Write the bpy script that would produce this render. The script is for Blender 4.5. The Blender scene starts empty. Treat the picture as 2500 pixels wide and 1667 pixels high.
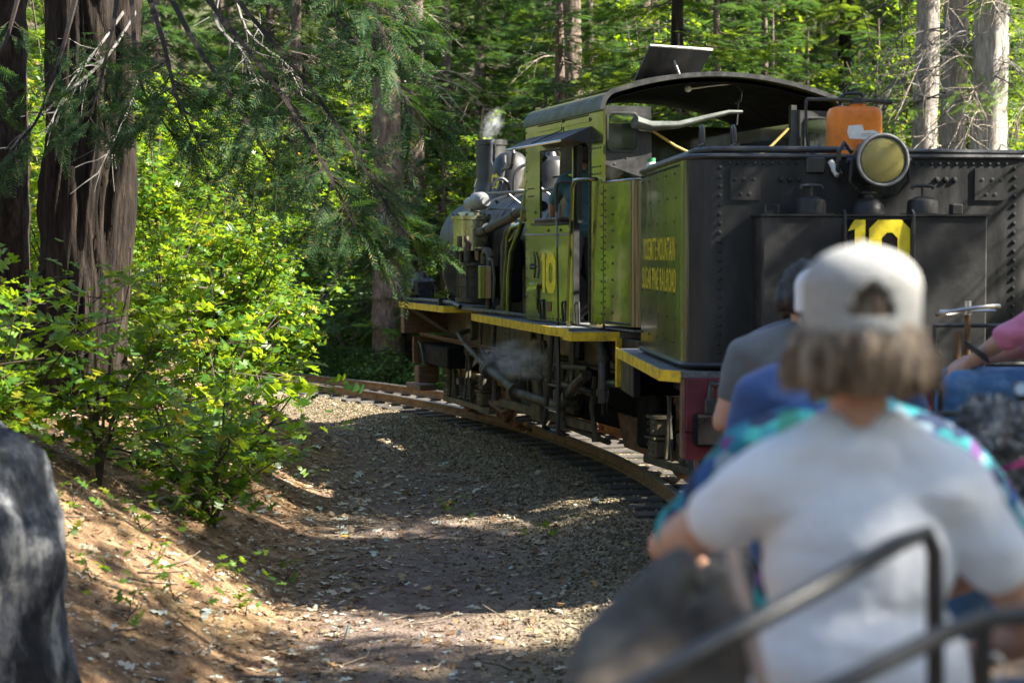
import bpy, bmesh, math, random
import numpy as np
from mathutils import Vector, Matrix, Euler
R = math.radians
random.seed(7)
rng = np.random.default_rng(11)
scene = bpy.context.scene
COL = scene.collection

# ------------------------------------------------------------------ camera
CAM_Z = 2.17
cam_d = bpy.data.cameras.new('camera')
cam_d.lens = 62.0
cam_d.sensor_width = 36.0
cam_d.clip_start = 0.05
cam_d.clip_end = 2000
cam_d.dof.use_dof = True
cam_d.dof.focus_distance = 17.5
cam_d.dof.aperture_fstop = 2.5
cam_d.dof.aperture_blades = 9
cam = bpy.data.objects.new('camera', cam_d)
COL.objects.link(cam)
cam.location = (0, 0, CAM_Z)
cam.rotation_euler = (R(90) - math.atan(212 / 4305), 0, 0)
scene.camera = cam

# ------------------------------------------------------------------ light
SUN_AZ = R(11)      # behind the camera's right shoulder: angle from +X towards -Y
SUN_EL = R(38)
to_sun = Vector((math.cos(SUN_AZ) * math.cos(SUN_EL), -math.sin(SUN_AZ) * math.cos(SUN_EL), math.sin(SUN_EL)))
world = bpy.data.worlds.new('World')
scene.world = world
world.use_nodes = True
wn = world.node_tree
sky = wn.nodes.new('ShaderNodeTexSky')
sky.sky_type = 'NISHITA'
sky.sun_disc = False
sky.sun_elevation = SUN_EL
sky.sun_rotation = math.atan2(to_sun.x, to_sun.y)
sky.air_density = 1.0
sky.dust_density = 1.2
wn.links.new(sky.outputs[0], wn.nodes['Background'].inputs[0])
wn.nodes['Background'].inputs[1].default_value = 0.068
sun_d = bpy.data.lights.new('sun', 'SUN')
sun_d.energy = 5.0
sun_d.angle = R(0.53)
sun_d.color = (1.0, 0.94, 0.82)
sun = bpy.data.objects.new('sun', sun_d)
COL.objects.link(sun)
sun.rotation_euler = to_sun.to_track_quat('Z', 'Y').to_euler()

scene.view_settings.view_transform = 'Standard'
scene.view_settings.look = 'None'
scene.view_settings.gamma = 1.0
scene.view_settings.use_curve_mapping = False
scene.view_settings.exposure = 2.5
cy = scene.cycles
cy.max_bounces = 7
cy.diffuse_bounces = 3
cy.glossy_bounces = 3
cy.transmission_bounces = 5
cy.transparent_max_bounces = 6
cy.volume_bounces = 2
cy.sample_clamp_indirect = 6.0
cy.use_denoising = True
cy.use_adaptive_sampling = True
cy.adaptive_threshold = 0.025
cy.volume_step_rate = 2.0

# ------------------------------------------------------------------ small helpers
def hash01(ix, iy, iz, seed):
    h = (ix.astype(np.int64) * 374761393 + iy.astype(np.int64) * 668265263 + iz.astype(np.int64) * 2147483647 + seed * 974711) & 0xFFFFFFFF
    h = ((h ^ (h >> 13)) * 1274126177) & 0xFFFFFFFF
    h = (h ^ (h >> 16)) & 0xFFFFFFFF
    return h.astype(np.float64) / 4294967295.0

def vnoise(p, scale=1.0, seed=0):
    p = np.asarray(p, float) * scale
    i = np.floor(p); f = p - i
    f = f * f * (3 - 2 * f)
    i = i.astype(np.int64)
    out = 0
    for dx in (0, 1):
        for dy in (0, 1):
            for dz in (0, 1):
                w = (f[:, 0] if dx else 1 - f[:, 0]) * (f[:, 1] if dy else 1 - f[:, 1]) * (f[:, 2] if dz else 1 - f[:, 2])
                out = out + w * hash01(i[:, 0] + dx, i[:, 1] + dy, i[:, 2] + dz, seed)
    return out * 2 - 1

def fbm(p, scale, octaves=4, seed=0):
    s = 0; a = 1.0
    for k in range(octaves):
        s = s + a * vnoise(p, scale * 2 ** k, seed + k * 17)
        a *= 0.5
    return s

def frame_of(d):
    d = Vector(d).normalized()
    up = Vector((0, 0, 1)) if abs(d.z) < 0.95 else Vector((1, 0, 0))
    a = d.cross(up).normalized()
    b = a.cross(d).normalized()
    return d, a, b

class MB:
    """collects shapes, then links them as one mesh object"""
    def __init__(self):
        self.v = []; self.f = []; self.mi = []; self.cur = 0
    def add(self, vs, fs):
        o = len(self.v)
        self.v.extend([tuple(p) for p in vs])
        for f in fs:
            self.f.append(tuple(i + o for i in f)); self.mi.append(self.cur)
        return self
    def box(self, x0, x1, y0, y1, z0, z1, c=0.0):
        if x0 > x1: x0, x1 = x1, x0
        if y0 > y1: y0, y1 = y1, y0
        if z0 > z1: z0, z1 = z1, z0
        if c <= 0:
            vs = [(x, y, z) for z in (z0, z1) for y in (y0, y1) for x in (x0, x1)]
            return self.add(vs, [(0, 2, 3, 1), (4, 5, 7, 6), (0, 1, 5, 4), (2, 6, 7, 3), (0, 4, 6, 2), (1, 3, 7, 5)])
        c = min(c, (x1 - x0) * .45, (y1 - y0) * .45, (z1 - z0) * .45)
        vs = []
        idx = {}
        for sx in (0, 1):
            for sy in (0, 1):
                for sz in (0, 1):
                    X = (x0, x1)[sx]; Y = (y0, y1)[sy]; Z = (z0, z1)[sz]
                    dx = c if sx == 0 else -c; dy = c if sy == 0 else -c; dz = c if sz == 0 else -c
                    for k, p in enumerate(((X, Y + dy, Z + dz), (X + dx, Y, Z + dz), (X + dx, Y + dy, Z))):
                        idx[(sx, sy, sz, k)] = len(vs); vs.append(p)
        fs = []
        for s in (0, 1):
            fs.append([idx[(s, a, b, 0)] for a, b in ((0, 0), (1, 0), (1, 1), (0, 1))])
            fs.append([idx[(a, s, b, 1)] for a, b in ((0, 0), (0, 1), (1, 1), (1, 0))])
            fs.append([idx[(a, b, s, 2)] for a, b in ((0, 0), (1, 0), (1, 1), (0, 1))])
        for a in (0, 1):
            for b in (0, 1):
                fs.append([idx[(0, a, b, 1)], idx[(1, a, b, 1)], idx[(1, a, b, 2)], idx[(0, a, b, 2)]])
                fs.append([idx[(a, 0, b, 0)], idx[(a, 1, b, 0)], idx[(a, 1, b, 2)], idx[(a, 0, b, 2)]])
                fs.append([idx[(a, b, 0, 0)], idx[(a, b, 1, 0)], idx[(a, b, 1, 1)], idx[(a, b, 0, 1)]])
        for a in (0, 1):
            for b in (0, 1):
                for e in (0, 1):
                    fs.append([idx[(a, b, e, k)] for k in range(3)])
        return self.add(vs, fs)
    def cyl(self, p0, p1, r0, r1=None, n=20, cap=True):
        r1 = r0 if r1 is None else r1
        p0 = Vector(p0); p1 = Vector(p1)
        d, a, b = frame_of(p1 - p0)
        vs = []
        for p, r in ((p0, r0), (p1, r1)):
            for i in range(n):
                t = 2 * math.pi * i / n
                vs.append(p + a * (r * math.cos(t)) + b * (r * math.sin(t)))
        fs = [(i, (i + 1) % n, n + (i + 1) % n, n + i) for i in range(n)]
        if cap:
            fs += [tuple(range(n))[::-1], tuple(range(n, 2 * n))]
        return self.add(vs, fs)
    def tube(self, pts, r, n=8, cap=True, flat=1.0):
        pts = [Vector(p) for p in pts]
        rs = r if isinstance(r, (list, tuple)) else [r] * len(pts)
        d, a, b = frame_of(pts[1] - pts[0])
        vs = []
        for i, p in enumerate(pts):
            if i == 0: t = pts[1] - pts[0]
            elif i == len(pts) - 1: t = pts[-1] - pts[-2]
            else: t = (pts[i + 1] - p).normalized() + (p - pts[i - 1]).normalized()
            if t.length < 1e-6: t = d
            t = t.normalized()
            a = (a - t * a.dot(t))
            if a.length < 1e-5: a = frame_of(t)[1]
            a = a.normalized(); b = t.cross(a)
            for k in range(n):
                q = 2 * math.pi * k / n
                vs.append(p + a * (rs[i] * math.cos(q)) + b * (rs[i] * flat * math.sin(q)))
        m = len(pts)
        fs = [(i * n + k, i * n + (k + 1) % n, (i + 1) * n + (k + 1) % n, (i + 1) * n + k) for i in range(m - 1) for k in range(n)]
        if cap: fs += [tuple(range(n))[::-1], tuple(range((m - 1) * n, m * n))]
        return self.add(vs, fs)
    def lathe(self, prof, o=(0, 0, 0), ax=(0, 0, 1), n=28, cap=True):
        """prof: list of (radius, height along axis)"""
        d, a, b = frame_of(ax); o = Vector(o)
        vs = []
        for r, h in prof:
            for k in range(n):
                t = 2 * math.pi * k / n
                vs.append(o + d * h + a * (r * math.cos(t)) + b * (r * math.sin(t)))
        m = len(prof)
        fs = [(i * n + k, i * n + (k + 1) % n, (i + 1) * n + (k + 1) % n, (i + 1) * n + k) for i in range(m - 1) for k in range(n)]
        if cap: fs += [tuple(range(n))[::-1], tuple(range((m - 1) * n, m * n))]
        return self.add(vs, fs)
    def prism(self, poly, v0, v1, plane='xy'):
        """poly in plane, extruded along the third axis from v0 to v1"""
        n = len(poly)
        def P(p, h):
            if plane == 'xy': return (p[0], p[1], h)
            if plane == 'xz': return (p[0], h, p[1])
            return (h, p[0], p[1])
        vs = [P(p, v0) for p in poly] + [P(p, v1) for p in poly]
        fs = [tuple(range(n))[::-1], tuple(range(n, 2 * n))] + [(i, (i + 1) % n, n + (i + 1) % n, n + i) for i in range(n)]
        return self.add(vs, fs)
    def strip(self, poly, x0, x1, th, plane='yz', n=1):
        """open polyline (y,z) thickened by th (outwards to the right of travel) and extruded along x"""
        m = len(poly)
        off = []
        for i in range(m):
            a = poly[max(i - 1, 0)]; b = poly[min(i + 1, m - 1)]
            dx, dy = b[0] - a[0], b[1] - a[1]
            l = math.hypot(dx, dy) or 1
            off.append((poly[i][0] + dy / l * th, poly[i][1] - dx / l * th))
        ring = list(poly) + off[::-1]
        k = len(ring)
        vs = [(x0, p[0], p[1]) for p in ring] + [(x1, p[0], p[1]) for p in ring]
        fs = []
        for i in range(k):
            j = (i + 1) % k
            fs.append((i, j, k + j, k + i))
        for i in range(m - 1):
            q = (i, i + 1, k - 2 - i, k - 1 - i)
            fs.append(q[::-1]); fs.append(tuple(t + k for t in q))
        return self.add(vs, fs)
    def sphere(self, c, r, n=16, m=10, sc=(1, 1, 1)):
        vs = []; c = Vector(c)
        for i in range(m + 1):
            ph = math.pi * i / m
            for k in range(n):
                t = 2 * math.pi * k / n
                vs.append((c.x + r * sc[0] * math.sin(ph) * math.cos(t), c.y + r * sc[1] * math.sin(ph) * math.sin(t), c.z + r * sc[2] * math.cos(ph)))
        fs = [(i * n + k, (i + 1) * n + k, (i + 1) * n + (k + 1) % n, i * n + (k + 1) % n) for i in range(m) for k in range(n)]
        return self.add(vs, fs)
    def rivet(self, p, nrm, r=0.014):
        d, a, b = frame_of(nrm); p = Vector(p)
        vs = []
        for h, q in ((0, 1.0), (.55, .75)):
            for k in range(6):
                t = math.pi * k / 3
                vs.append(p + d * (h * r) + a * (q * r * math.cos(t)) + b * (q * r * math.sin(t)))
        vs.append(p + d * (.8 * r))
        fs = [(k, (k + 1) % 6, 6 + (k + 1) % 6, 6 + k) for k in range(6)] + [(6 + k, 6 + (k + 1) % 6, 12) for k in range(6)]
        return self.add(vs, fs)
    def build(self, name, mats, parent=None, smooth=35, loc=None):
        me = bpy.data.meshes.new(name)
        me.from_pydata(self.v, [], self.f)
        if not isinstance(mats, (list, tuple)): mats = [mats]
        for m in mats: me.materials.append(M[m] if isinstance(m, str) else m)
        if len(mats) > 1: me.polygons.foreach_set('material_index', self.mi)
        bm = bmesh.new(); bm.from_mesh(me)
        bmesh.ops.remove_doubles(bm, verts=bm.verts, dist=1e-5)
        bmesh.ops.recalc_face_normals(bm, faces=bm.faces)
        bm.to_mesh(me); bm.free()
        if smooth:
            me.polygons.foreach_set('use_smooth', [True] * len(me.polygons))
            me.set_sharp_from_angle(angle=R(smooth))
        return link(name, me, parent, loc)

def link(name, me, parent=None, loc=None):
    o = bpy.data.objects.new(name, me)
    COL.objects.link(o)
    if parent: o.parent = parent
    if loc is not None: o.location = loc
    return o

def tag(o, label=None, cat=None, group=None, kind=None):
    if label: o['label'] = label
    if cat: o['category'] = cat
    if group: o['group'] = group
    if kind: o['kind'] = kind
    return o

def empty(name, loc=(0, 0, 0), rz=0.0, label=None, cat=None, group=None, kind=None):
    o = bpy.data.objects.new(name, None)
    o.empty_display_size = 0.2
    COL.objects.link(o)
    o.location = loc; o.rotation_euler = (0, 0, rz)
    return tag(o, label, cat, group, kind)

def copy_tree(o, parent=None):
    c = o.copy(); COL.objects.link(c); c.parent = parent
    for ch in o.children: copy_tree(ch, c)
    return c

def np_mesh(name, verts, faces, mats, smooth=False, mi=None):
    """fast mesh from arrays; faces (M,3) or (M,4)"""
    me = bpy.data.meshes.new(name)
    verts = np.asarray(verts, np.float32); faces = np.asarray(faces, np.int32)
    k = faces.shape[1]
    me.vertices.add(len(verts)); me.vertices.foreach_set('co', verts.ravel())
    me.loops.add(faces.size); me.loops.foreach_set('vertex_index', faces.ravel())
    me.polygons.add(len(faces))
    me.polygons.foreach_set('loop_start', np.arange(0, faces.size, k, dtype=np.int32))
    if not isinstance(mats, (list, tuple)): mats = [mats]
    for m in mats: me.materials.append(M[m] if isinstance(m, str) else m)
    if mi is not None: me.polygons.foreach_set('material_index', np.asarray(mi, np.int32))
    me.polygons.foreach_set('use_smooth', np.full(len(faces), bool(smooth)))
    me.update(calc_edges=True)
    me.validate()
    return me

def scatter(tv, tt, pos, rot, scl):
    """template verts (k,3), tris (m,3); pos (N,3), rot (N,3,3), scl (N,) -> verts, faces"""
    tv = np.asarray(tv, float); tt = np.asarray(tt, int)
    N = len(pos); k = len(tv)
    v = np.einsum('nij,kj->nki', rot, tv) * np.asarray(scl).reshape(N, 1, -1) + np.asarray(pos)[:, None, :]
    f = tt[None] + (np.arange(N) * k)[:, None, None]
    return v.reshape(-1, 3), f.reshape(-1, tt.shape[1])

def rots(d, n):
    """rotation matrices with columns x=d (long axis), z=approx normal n"""
    d = d / np.linalg.norm(d, axis=1, keepdims=True)
    y = np.cross(n, d); y /= (np.linalg.norm(y, axis=1, keepdims=True) + 1e-9)
    z = np.cross(d, y)
    return np.stack([d, y, z], axis=2)

# ------------------------------------------------------------------ materials
M = {}
def nodes_of(name):
    m = bpy.data.materials.new(name); m.use_nodes = True
    M[name] = m
    nt = m.node_tree
    return m, nt, nt.nodes['Principled BSDF'], nt.nodes['Material Output']

def N(nt, t, **kw):
    n = nt.nodes.new(t)
    for k, v in kw.items():
        if k.startswith('i_'):
            n.inputs[k[2:].replace('_', ' ')].default_value = v
        else: setattr(n, k, v)
    return n

def ramp(nt, fac, stops):
    r = nt.nodes.new('ShaderNodeValToRGB')
    e = r.color_ramp.elements
    while len(e) < len(stops): e.new(0.5)
    for el, (p, c) in zip(e, stops):
        el.position = p; el.color = (c[0], c[1], c[2], 1)
    nt.links.new(fac, r.inputs[0])
    return r.outputs[0]

def coords(nt, kind='Object', sc=(1, 1, 1)):
    tc = nt.nodes.new('ShaderNodeTexCoord')
    mp = nt.nodes.new('ShaderNodeMapping')
    mp.inputs['Scale'].default_value = sc
    nt.links.new(tc.outputs[kind], mp.inputs[0])
    return mp.outputs[0]

def noise(nt, vec, scale, detail=4, rough=0.55):
    n = nt.nodes.new('ShaderNodeTexNoise')
    n.inputs['Scale'].default_value = scale; n.inputs['Detail'].default_value = detail
    n.inputs['Roughness'].default_value = rough
    nt.links.new(vec, n.inputs['Vector'])
    return n.outputs['Fac']

def bump(nt, h, strength, dist=0.02, prev=None):
    b = nt.nodes.new('ShaderNodeBump')
    b.inputs['Strength'].default_value = strength; b.inputs['Distance'].default_value = dist
    nt.links.new(h, b.inputs['Height'])
    if prev is not None: nt.links.new(prev, b.inputs['Normal'])
    return b.outputs[0]

def surf(name, stops, scale=3.0, rough=(0.4, 0.6), metal=0.0, bmp=0.15, bscale=40.0, bdist=0.01, coat=0.0, sc=(1, 1, 1),
         wave=0.0, wscale=1.6, spec=0.5, coatr=0.1, sheen=0.0, sss=0.0, detail=5):
    """general surface: two or more colours mixed by noise, varied roughness, fine bump, optional sheet-metal waviness"""
    m, nt, p, out = nodes_of(name)
    v = coords(nt, 'Object', sc)
    f = noise(nt, v, scale, detail, 0.6)
    if len(stops) == 2: stops = [(0.36, stops[0]), (0.66, stops[1])]
    elif len(stops) == 3: stops = [(0.3, stops[0]), (0.5, stops[1]), (0.7, stops[2])]
    nt.links.new(ramp(nt, f, stops), p.inputs['Base Color'])
    f2 = noise(nt, v, scale * 2.7, 4)
    mr = nt.nodes.new('ShaderNodeMapRange')
    mr.inputs['From Min'].default_value = 0.3; mr.inputs['From Max'].default_value = 0.7
    mr.inputs['To Min'].default_value = rough[0]; mr.inputs['To Max'].default_value = rough[1]
    nt.links.new(f2, mr.inputs['Value']); nt.links.new(mr.outputs[0], p.inputs['Roughness'])
    p.inputs['Metallic'].default_value = metal
    p.inputs['Coat Weight'].default_value = coat; p.inputs['Coat IOR'].default_value = 1.7; p.inputs['Coat Roughness'].default_value = coatr
    p.inputs['Specular IOR Level'].default_value = spec
    if sheen: p.inputs['Sheen Weight'].default_value = sheen
    if sss:
        p.inputs['Subsurface Weight'].default_value = sss; p.inputs['Subsurface Radius'].default_value = (0.02, 0.008, 0.004)
    prev = None
    if wave:
        prev = bump(nt, noise(nt, v, wscale, 2), wave, 0.05)
        if coat: nt.links.new(prev, p.inputs['Coat Normal'])
    if bmp:
        prev = bump(nt, noise(nt, v, bscale, 3), bmp, bdist, prev)
    if prev is not None: nt.links.new(prev, p.inputs['Normal'])
    return m

def leafmat(name, stops, trans=0.35, rough=0.45, tcol=(0.25, 0.42, 0.04), spec=0.4, noisemix=True):
    """leaf: colour varies per leaf, part of the light passes through"""
    m, nt, p, out = nodes_of(name)
    g = nt.nodes.new('ShaderNodeNewGeometry')
    col = ramp(nt, g.outputs['Random Per Island'], stops)
    nt.links.new(col, p.inputs['Base Color'])
    p.inputs['Roughness'].default_value = rough
    p.inputs['Specular IOR Level'].default_value = spec
    t = nt.nodes.new('ShaderNodeBsdfTranslucent')
    mixc = nt.nodes.new('ShaderNodeMixRGB'); mixc.blend_type = 'MIX'; mixc.inputs[0].default_value = 0.6
    nt.links.new(col, mixc.inputs[1]); mixc.inputs[2].default_value = (*tcol, 1)
    nt.links.new(mixc.outputs[0], t.inputs['Color'])
    mx = nt.nodes.new('ShaderNodeMixShader'); mx.inputs[0].default_value = trans
    nt.links.new(p.outputs[0], mx.inputs[1]); nt.links.new(t.outputs[0], mx.inputs[2])
    nt.links.new(mx.outputs[0], out.inputs['Surface'])
    return m

# paints and metals
surf('cab_paint', [(.024, .026, .004), (.042, .044, .007)], 1.5, (.14, .26), coat=1.0, coatr=.08, bmp=.04, bscale=60, wave=.22, wscale=1.3, spec=.6)
surf('roof_paint', [(.046, .048, .011), (.066, .068, .018)], 2, (.45, .6), bmp=.06, bscale=60, wave=.1, spec=.3)
surf('jacket_metal', [(.36, .34, .17), (.48, .46, .26)], 3, (.20, .34), metal=.85, bmp=.05, wave=.1)
surf('tender_paint', [(.010, .012, .010), (.024, .026, .020)], 1.2, (.18, .32), coat=0.8, coatr=.14, bmp=.04, bscale=60, wave=.14, wscale=1.6, sc=(1.5, 1, .4), spec=.55)
surf('rear_paint', [(.006, .006, .007), (.014, .014, .014), (.038, .036, .034)], 2.6, (.34, .62), bmp=.10, bscale=50, wave=.16, wscale=2.2, spec=.34, sc=(1, 1.6, .45), detail=8)
surf('box_paint', [(.008, .008, .008), (.020, .019, .019), (.052, .049, .045)], 2.8, (.38, .65), bmp=.08, bscale=60, spec=.35)
surf('black_metal', [(.012, .012, .013), (.030, .029, .027)], 5, (.28, .50), bmp=.1, bscale=50)
surf('black_dark', [(.003, .003, .003), (.008, .007, .007)], 4, (.7, .9), bmp=.1, spec=.15)
surf('boiler_paint', [(.006, .006, .006), (.014, .0135, .012), (.034, .031, .027)], 3.5, (.38, .6), bmp=.06, bscale=40, wave=.06)
surf('greasy', [(.022, .019, .013), (.052, .043, .027), (.100, .080, .048)], 4.5, (.45, .75), bmp=.3, bscale=35, bdist=.015)
surf('dusty_frame', [(.035, .028, .018), (.085, .066, .040), (.15, .115, .07)], 3.5, (.6, .85), bmp=.3, bscale=30)
surf('rust', [(.055, .026, .013), (.13, .062, .028), (.20, .11, .05)], 7, (.7, .9), bmp=.4, bscale=45)
surf('beam_wood', [(.085, .040, .022), (.17, .085, .045)], 6, (.6, .85), bmp=.4, bscale=25, sc=(1, 1, 6))
surf('board_wood', [(.060, .062, .066), (.12, .12, .12), (.19, .185, .175)], 9, (.7, .9), bmp=.4, bscale=30, sc=(1, 6, 6))
surf('yellow_paint', [(.30, .19, .02), (.66, .42, .012), (.80, .55, .015)], 9, (.35, .6), bmp=.2, detail=8)
surf('letter_yellow', [(.55, .42, .02), (.74, .57, .02), (.84, .66, .03)], 14, (.35, .5), bmp=.05, detail=8)
surf('red_paint', [(.05, .006, .010), (.10, .008, .016), (.16, .018, .026)], 4, (.45, .65), bmp=.1)
surf('orange_plastic', [(.50, .12, .008), (.72, .19, .008), (.82, .25, .012)], 7, (.38, .55), bmp=.12, bscale=30, sss=.08)
surf('steel_bright', [(.42, .40, .38), (.58, .56, .53)], 12, (.25, .45), metal=1.0, bmp=.05)
surf('steel_white', [(.14, .14, .135), (.26, .255, .245)], 9, (.45, .6), bmp=.05)
surf('brass', [(.55, .38, .10), (.70, .50, .16)], 8, (.25, .4), metal=1.0)
surf('canvas', [(.04, .046, .04), (.13, .14, .125)], 5, (.8, .95), bmp=.25, bscale=60)
surf('label_white', [(.62, .62, .60), (.74, .73, .70)], 20, (.5, .7), bmp=.05)
surf('label_grey', [(.30, .30, .30), (.40, .40, .40)], 20, (.5, .7), bmp=0)
surf('rope', [(.30, .20, .05), (.48, .33, .09)], 30, (.8, .95), bmp=.4, bscale=120)
surf('rubber', [(.012, .012, .013), (.028, .028, .029)], 6, (.5, .7), bmp=.1)
surf('hose_brown', [(.10, .045, .028), (.16, .075, .045)], 6, (.5, .7), bmp=.1)
surf('rail_side', [(.10, .050, .018), (.19, .10, .036), (.26, .15, .06)], 8, (.7, .9), bmp=.3, bscale=60)
surf('rail_top', [(.30, .27, .24), (.48, .45, .42)], 10, (.28, .45), metal=.9, bmp=.05)
surf('tie_wood', [(.020, .017, .014), (.050, .043, .036), (.085, .075, .065)], 8, (.75, .95), bmp=.5, bscale=20, sc=(6, 1, 6))
surf('blue_wire', [(.02, .10, .30), (.03, .15, .40)], 6, (.5, .7), bmp=0)
surf('grey_door', [(.09, .10, .09), (.14, .15, .14)], 4, (.3, .5), bmp=.05)
surf('green_cap', [(.02, .16, .06), (.03, .22, .08)], 6, (.4, .5), bmp=0)
surf('jug', [(.45, .43, .38), (.6, .58, .52)], 6, (.3, .5), bmp=0)

def glassmat(name, col, rough, ior=1.45, alpha=1.0):
    m, nt, p, out = nodes_of(name)
    p.inputs['Base Color'].default_value = (*col, 1)
    p.inputs['Roughness'].default_value = rough
    p.inputs['Transmission Weight'].default_value = alpha
    p.inputs['IOR'].default_value = ior
    return m
def panemat(name, col):
    m, nt, p, out = nodes_of(name)
    t = nt.nodes.new('ShaderNodeBsdfTransparent'); t.inputs[0].default_value = (*col, 1)
    g = nt.nodes.new('ShaderNodeBsdfGlossy'); g.inputs['Roughness'].default_value = 0.05
    fr = nt.nodes.new('ShaderNodeFresnel')
    mx = nt.nodes.new('ShaderNodeMixShader')
    nt.links.new(fr.outputs[0], mx.inputs[0]); nt.links.new(t.outputs[0], mx.inputs[1]); nt.links.new(g.outputs[0], mx.inputs[2])
    nt.links.new(mx.outputs[0], out.inputs['Surface'])
    return m
panemat('window_glass', (.70, .76, .74))
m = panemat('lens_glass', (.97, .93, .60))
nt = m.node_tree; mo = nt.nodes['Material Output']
df = nt.nodes.new('ShaderNodeBsdfDiffuse'); df.inputs[0].default_value = (.92, .80, .28, 1)  # diffuse yellow stands in for lit foliage reflected in the lens
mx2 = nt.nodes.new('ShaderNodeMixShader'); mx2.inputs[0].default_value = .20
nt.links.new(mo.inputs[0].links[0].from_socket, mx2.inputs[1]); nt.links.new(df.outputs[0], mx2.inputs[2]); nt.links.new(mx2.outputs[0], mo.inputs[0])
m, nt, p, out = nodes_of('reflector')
p.inputs['Base Color'].default_value = (1.0, .90, .42, 1); p.inputs['Metallic'].default_value = 1.0; p.inputs['Roughness'].default_value = .14  # yellow tint stands in for sunlit greenery mirrored in the bowl
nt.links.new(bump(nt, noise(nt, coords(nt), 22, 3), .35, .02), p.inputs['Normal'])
# ================================================================== track line
def track_line():
    """centre line sampled along s; s=0 at (2.10,13.8) under the tender"""
    ds = 0.1
    fw = []; x, y, h = 2.03, 15.8, R(4)
    s = 2.0
    while s < 46:
        fw.append((s, x, y, h))
        x += -math.sin(h) * ds; y += math.cos(h) * ds; h += ds / 28.46; s += ds
    bk = []; x, y, h = 2.03, 15.8, R(4); s = 2.0
    while s > -30:
        x -= -math.sin(h) * ds; y -= math.cos(h) * ds; s -= ds
        if s < -3 and s > -9.5: h -= ds / 30.0
        bk.append((s, x, y, h))
    return np.array(bk[::-1] + fw)
TRK = track_line()
def tr_at(s):
    return [float(np.interp(s, TRK[:, 0], TRK[:, k])) for k in (1, 2, 3)]

def track_coords(x, y):
    """for arrays x,y: signed lateral distance (left +) and s"""
    d = np.empty(len(x)); s = np.empty(len(x))
    T = TRK[::3]
    for a in range(0, len(x), 20000):
        xx = x[a:a + 20000]; yy = y[a:a + 20000]
        D = (xx[:, None] - T[None, :, 1]) ** 2 + (yy[:, None] - T[None, :, 2]) ** 2
        i = D.argmin(1); t = T[i]
        nx, ny = -np.cos(t[:, 3]), -np.sin(t[:, 3])
        lat = (xx - t[:, 1]) * nx + (yy - t[:, 2]) * ny
        d[a:a + 20000] = np.sign(lat) * np.sqrt(D[np.arange(len(xx)), i]); s[a:a + 20000] = t[:, 0]
    return d, s

def sstep(a, b, t):
    t = np.clip((t - a) / (b - a), 0, 1); return t * t * (3 - 2 * t)

def ground_z(x, y, rough=True):
    x = np.asarray(x, float); y = np.asarray(y, float)
    d, s = track_coords(x, y)
    toe = 3.65 - 1.45 * sstep(3, 14, s)
    z = np.full(len(x), -0.30)
    z += 0.135 * (1 - sstep(1.05, 2.0, np.abs(d)))
    e = d - toe
    ep = np.maximum(e, 0)
    soft = np.where(e > 0, e * e / (e * e + 0.25) if False else ep, 0)
    bank = np.where(ep < 2.2, 0.52 * ep, 0.52 * 2.2 + 0.10 * (ep - 2.2))
    bank = np.where(ep < 0.5, 0.52 * ep * ep / 1.0, bank - 0.13)
    bank = np.maximum(bank, 0)
    z += bank
    r = -d - 5.0
    rp = np.maximum(r, 0)
    z += np.where(rp < 14, 0.16 * rp * sstep(0, 3, rp), 0.16 * 14 + 0.30 * (rp - 14)) * sstep(8, 24, y)
    z = np.minimum(z, 26)
    if rough:
        p = np.stack([x, y, x * 0], 1)
        k = sstep(1.6, 3.0, np.abs(d))
        z += fbm(p, 0.35, 3, 5) * 0.10 * sstep(3.5, 7, np.abs(d)) + fbm(p, 1.6, 3, 9) * 0.022 * k + fbm(p, 4.0, 2, 3) * (0.010 + 0.022 * sstep(0.2, 1.0, e))
    return z
def gz1(x, y): return float(ground_z(np.array([x]), np.array([y]))[0])

# ================================================================== ground
def axis(lo, flo, fhi, hi, fine, grow=1.18):
    a = list(np.arange(flo, fhi + 1e-6, fine))
    st = fine; q = flo
    L = []
    while q > lo: st = min(st * grow, 40); q -= st; L.append(q)
    st = fine; q = fhi; Hh = []
    while q < hi: st = min(st * grow, 40); q += st; Hh.append(q)
    return np.array(L[::-1] + a + Hh)
gx = axis(-700, -5.5, 5.0, 700, 0.09)
gy = axis(-500, 7.0, 30.0, 900, 0.11)
GX, GY = np.meshgrid(gx, gy)
fx, fy = GX.ravel(), GY.ravel()
fz = ground_z(fx, fy)
nx_, ny_ = len(gx), len(gy)
ii = np.arange((ny_ - 1) * nx_).reshape(ny_ - 1, nx_)[:, :-1].ravel()
gf = np.stack([ii, ii + 1, ii + nx_ + 1, ii + nx_], 1)

m, nt, p, out = nodes_of('forest_ground')
v = coords(nt)
at = nt.nodes.new('ShaderNodeAttribute'); at.attribute_name = 'gravel'
at2 = nt.nodes.new('ShaderNodeAttribute'); at2.attribute_name = 'bank'
big = noise(nt, v, 0.9, 5, .65); mid = noise(nt, v, 7.0, 6, .7); fin = noise(nt, v, 45.0, 4, .7)
path = ramp(nt, mid, [(.28, (.070, .048, .038)), (.5, (.135, .098, .078)), (.72, (.22, .168, .135))])
bankc = ramp(nt, mid, [(.28, (.048, .026, .012)), (.5, (.15, .089, .046)), (.74, (.37, .245, .13))])
vor = nt.nodes.new('ShaderNodeTexVoronoi'); vor.inputs['Scale'].default_value = 34
nt.links.new(v, vor.inputs['Vector'])
sep = nt.nodes.new('ShaderNodeSeparateColor'); nt.links.new(vor.outputs['Color'], sep.inputs[0])
grav = ramp(nt, sep.outputs[0], [(.0, (.09, .072, .045)), (.5, (.19, .15, .092)), (1.0, (.32, .265, .175))])  # tan gravel, warmed to include golden light thrown off the cab
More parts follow.
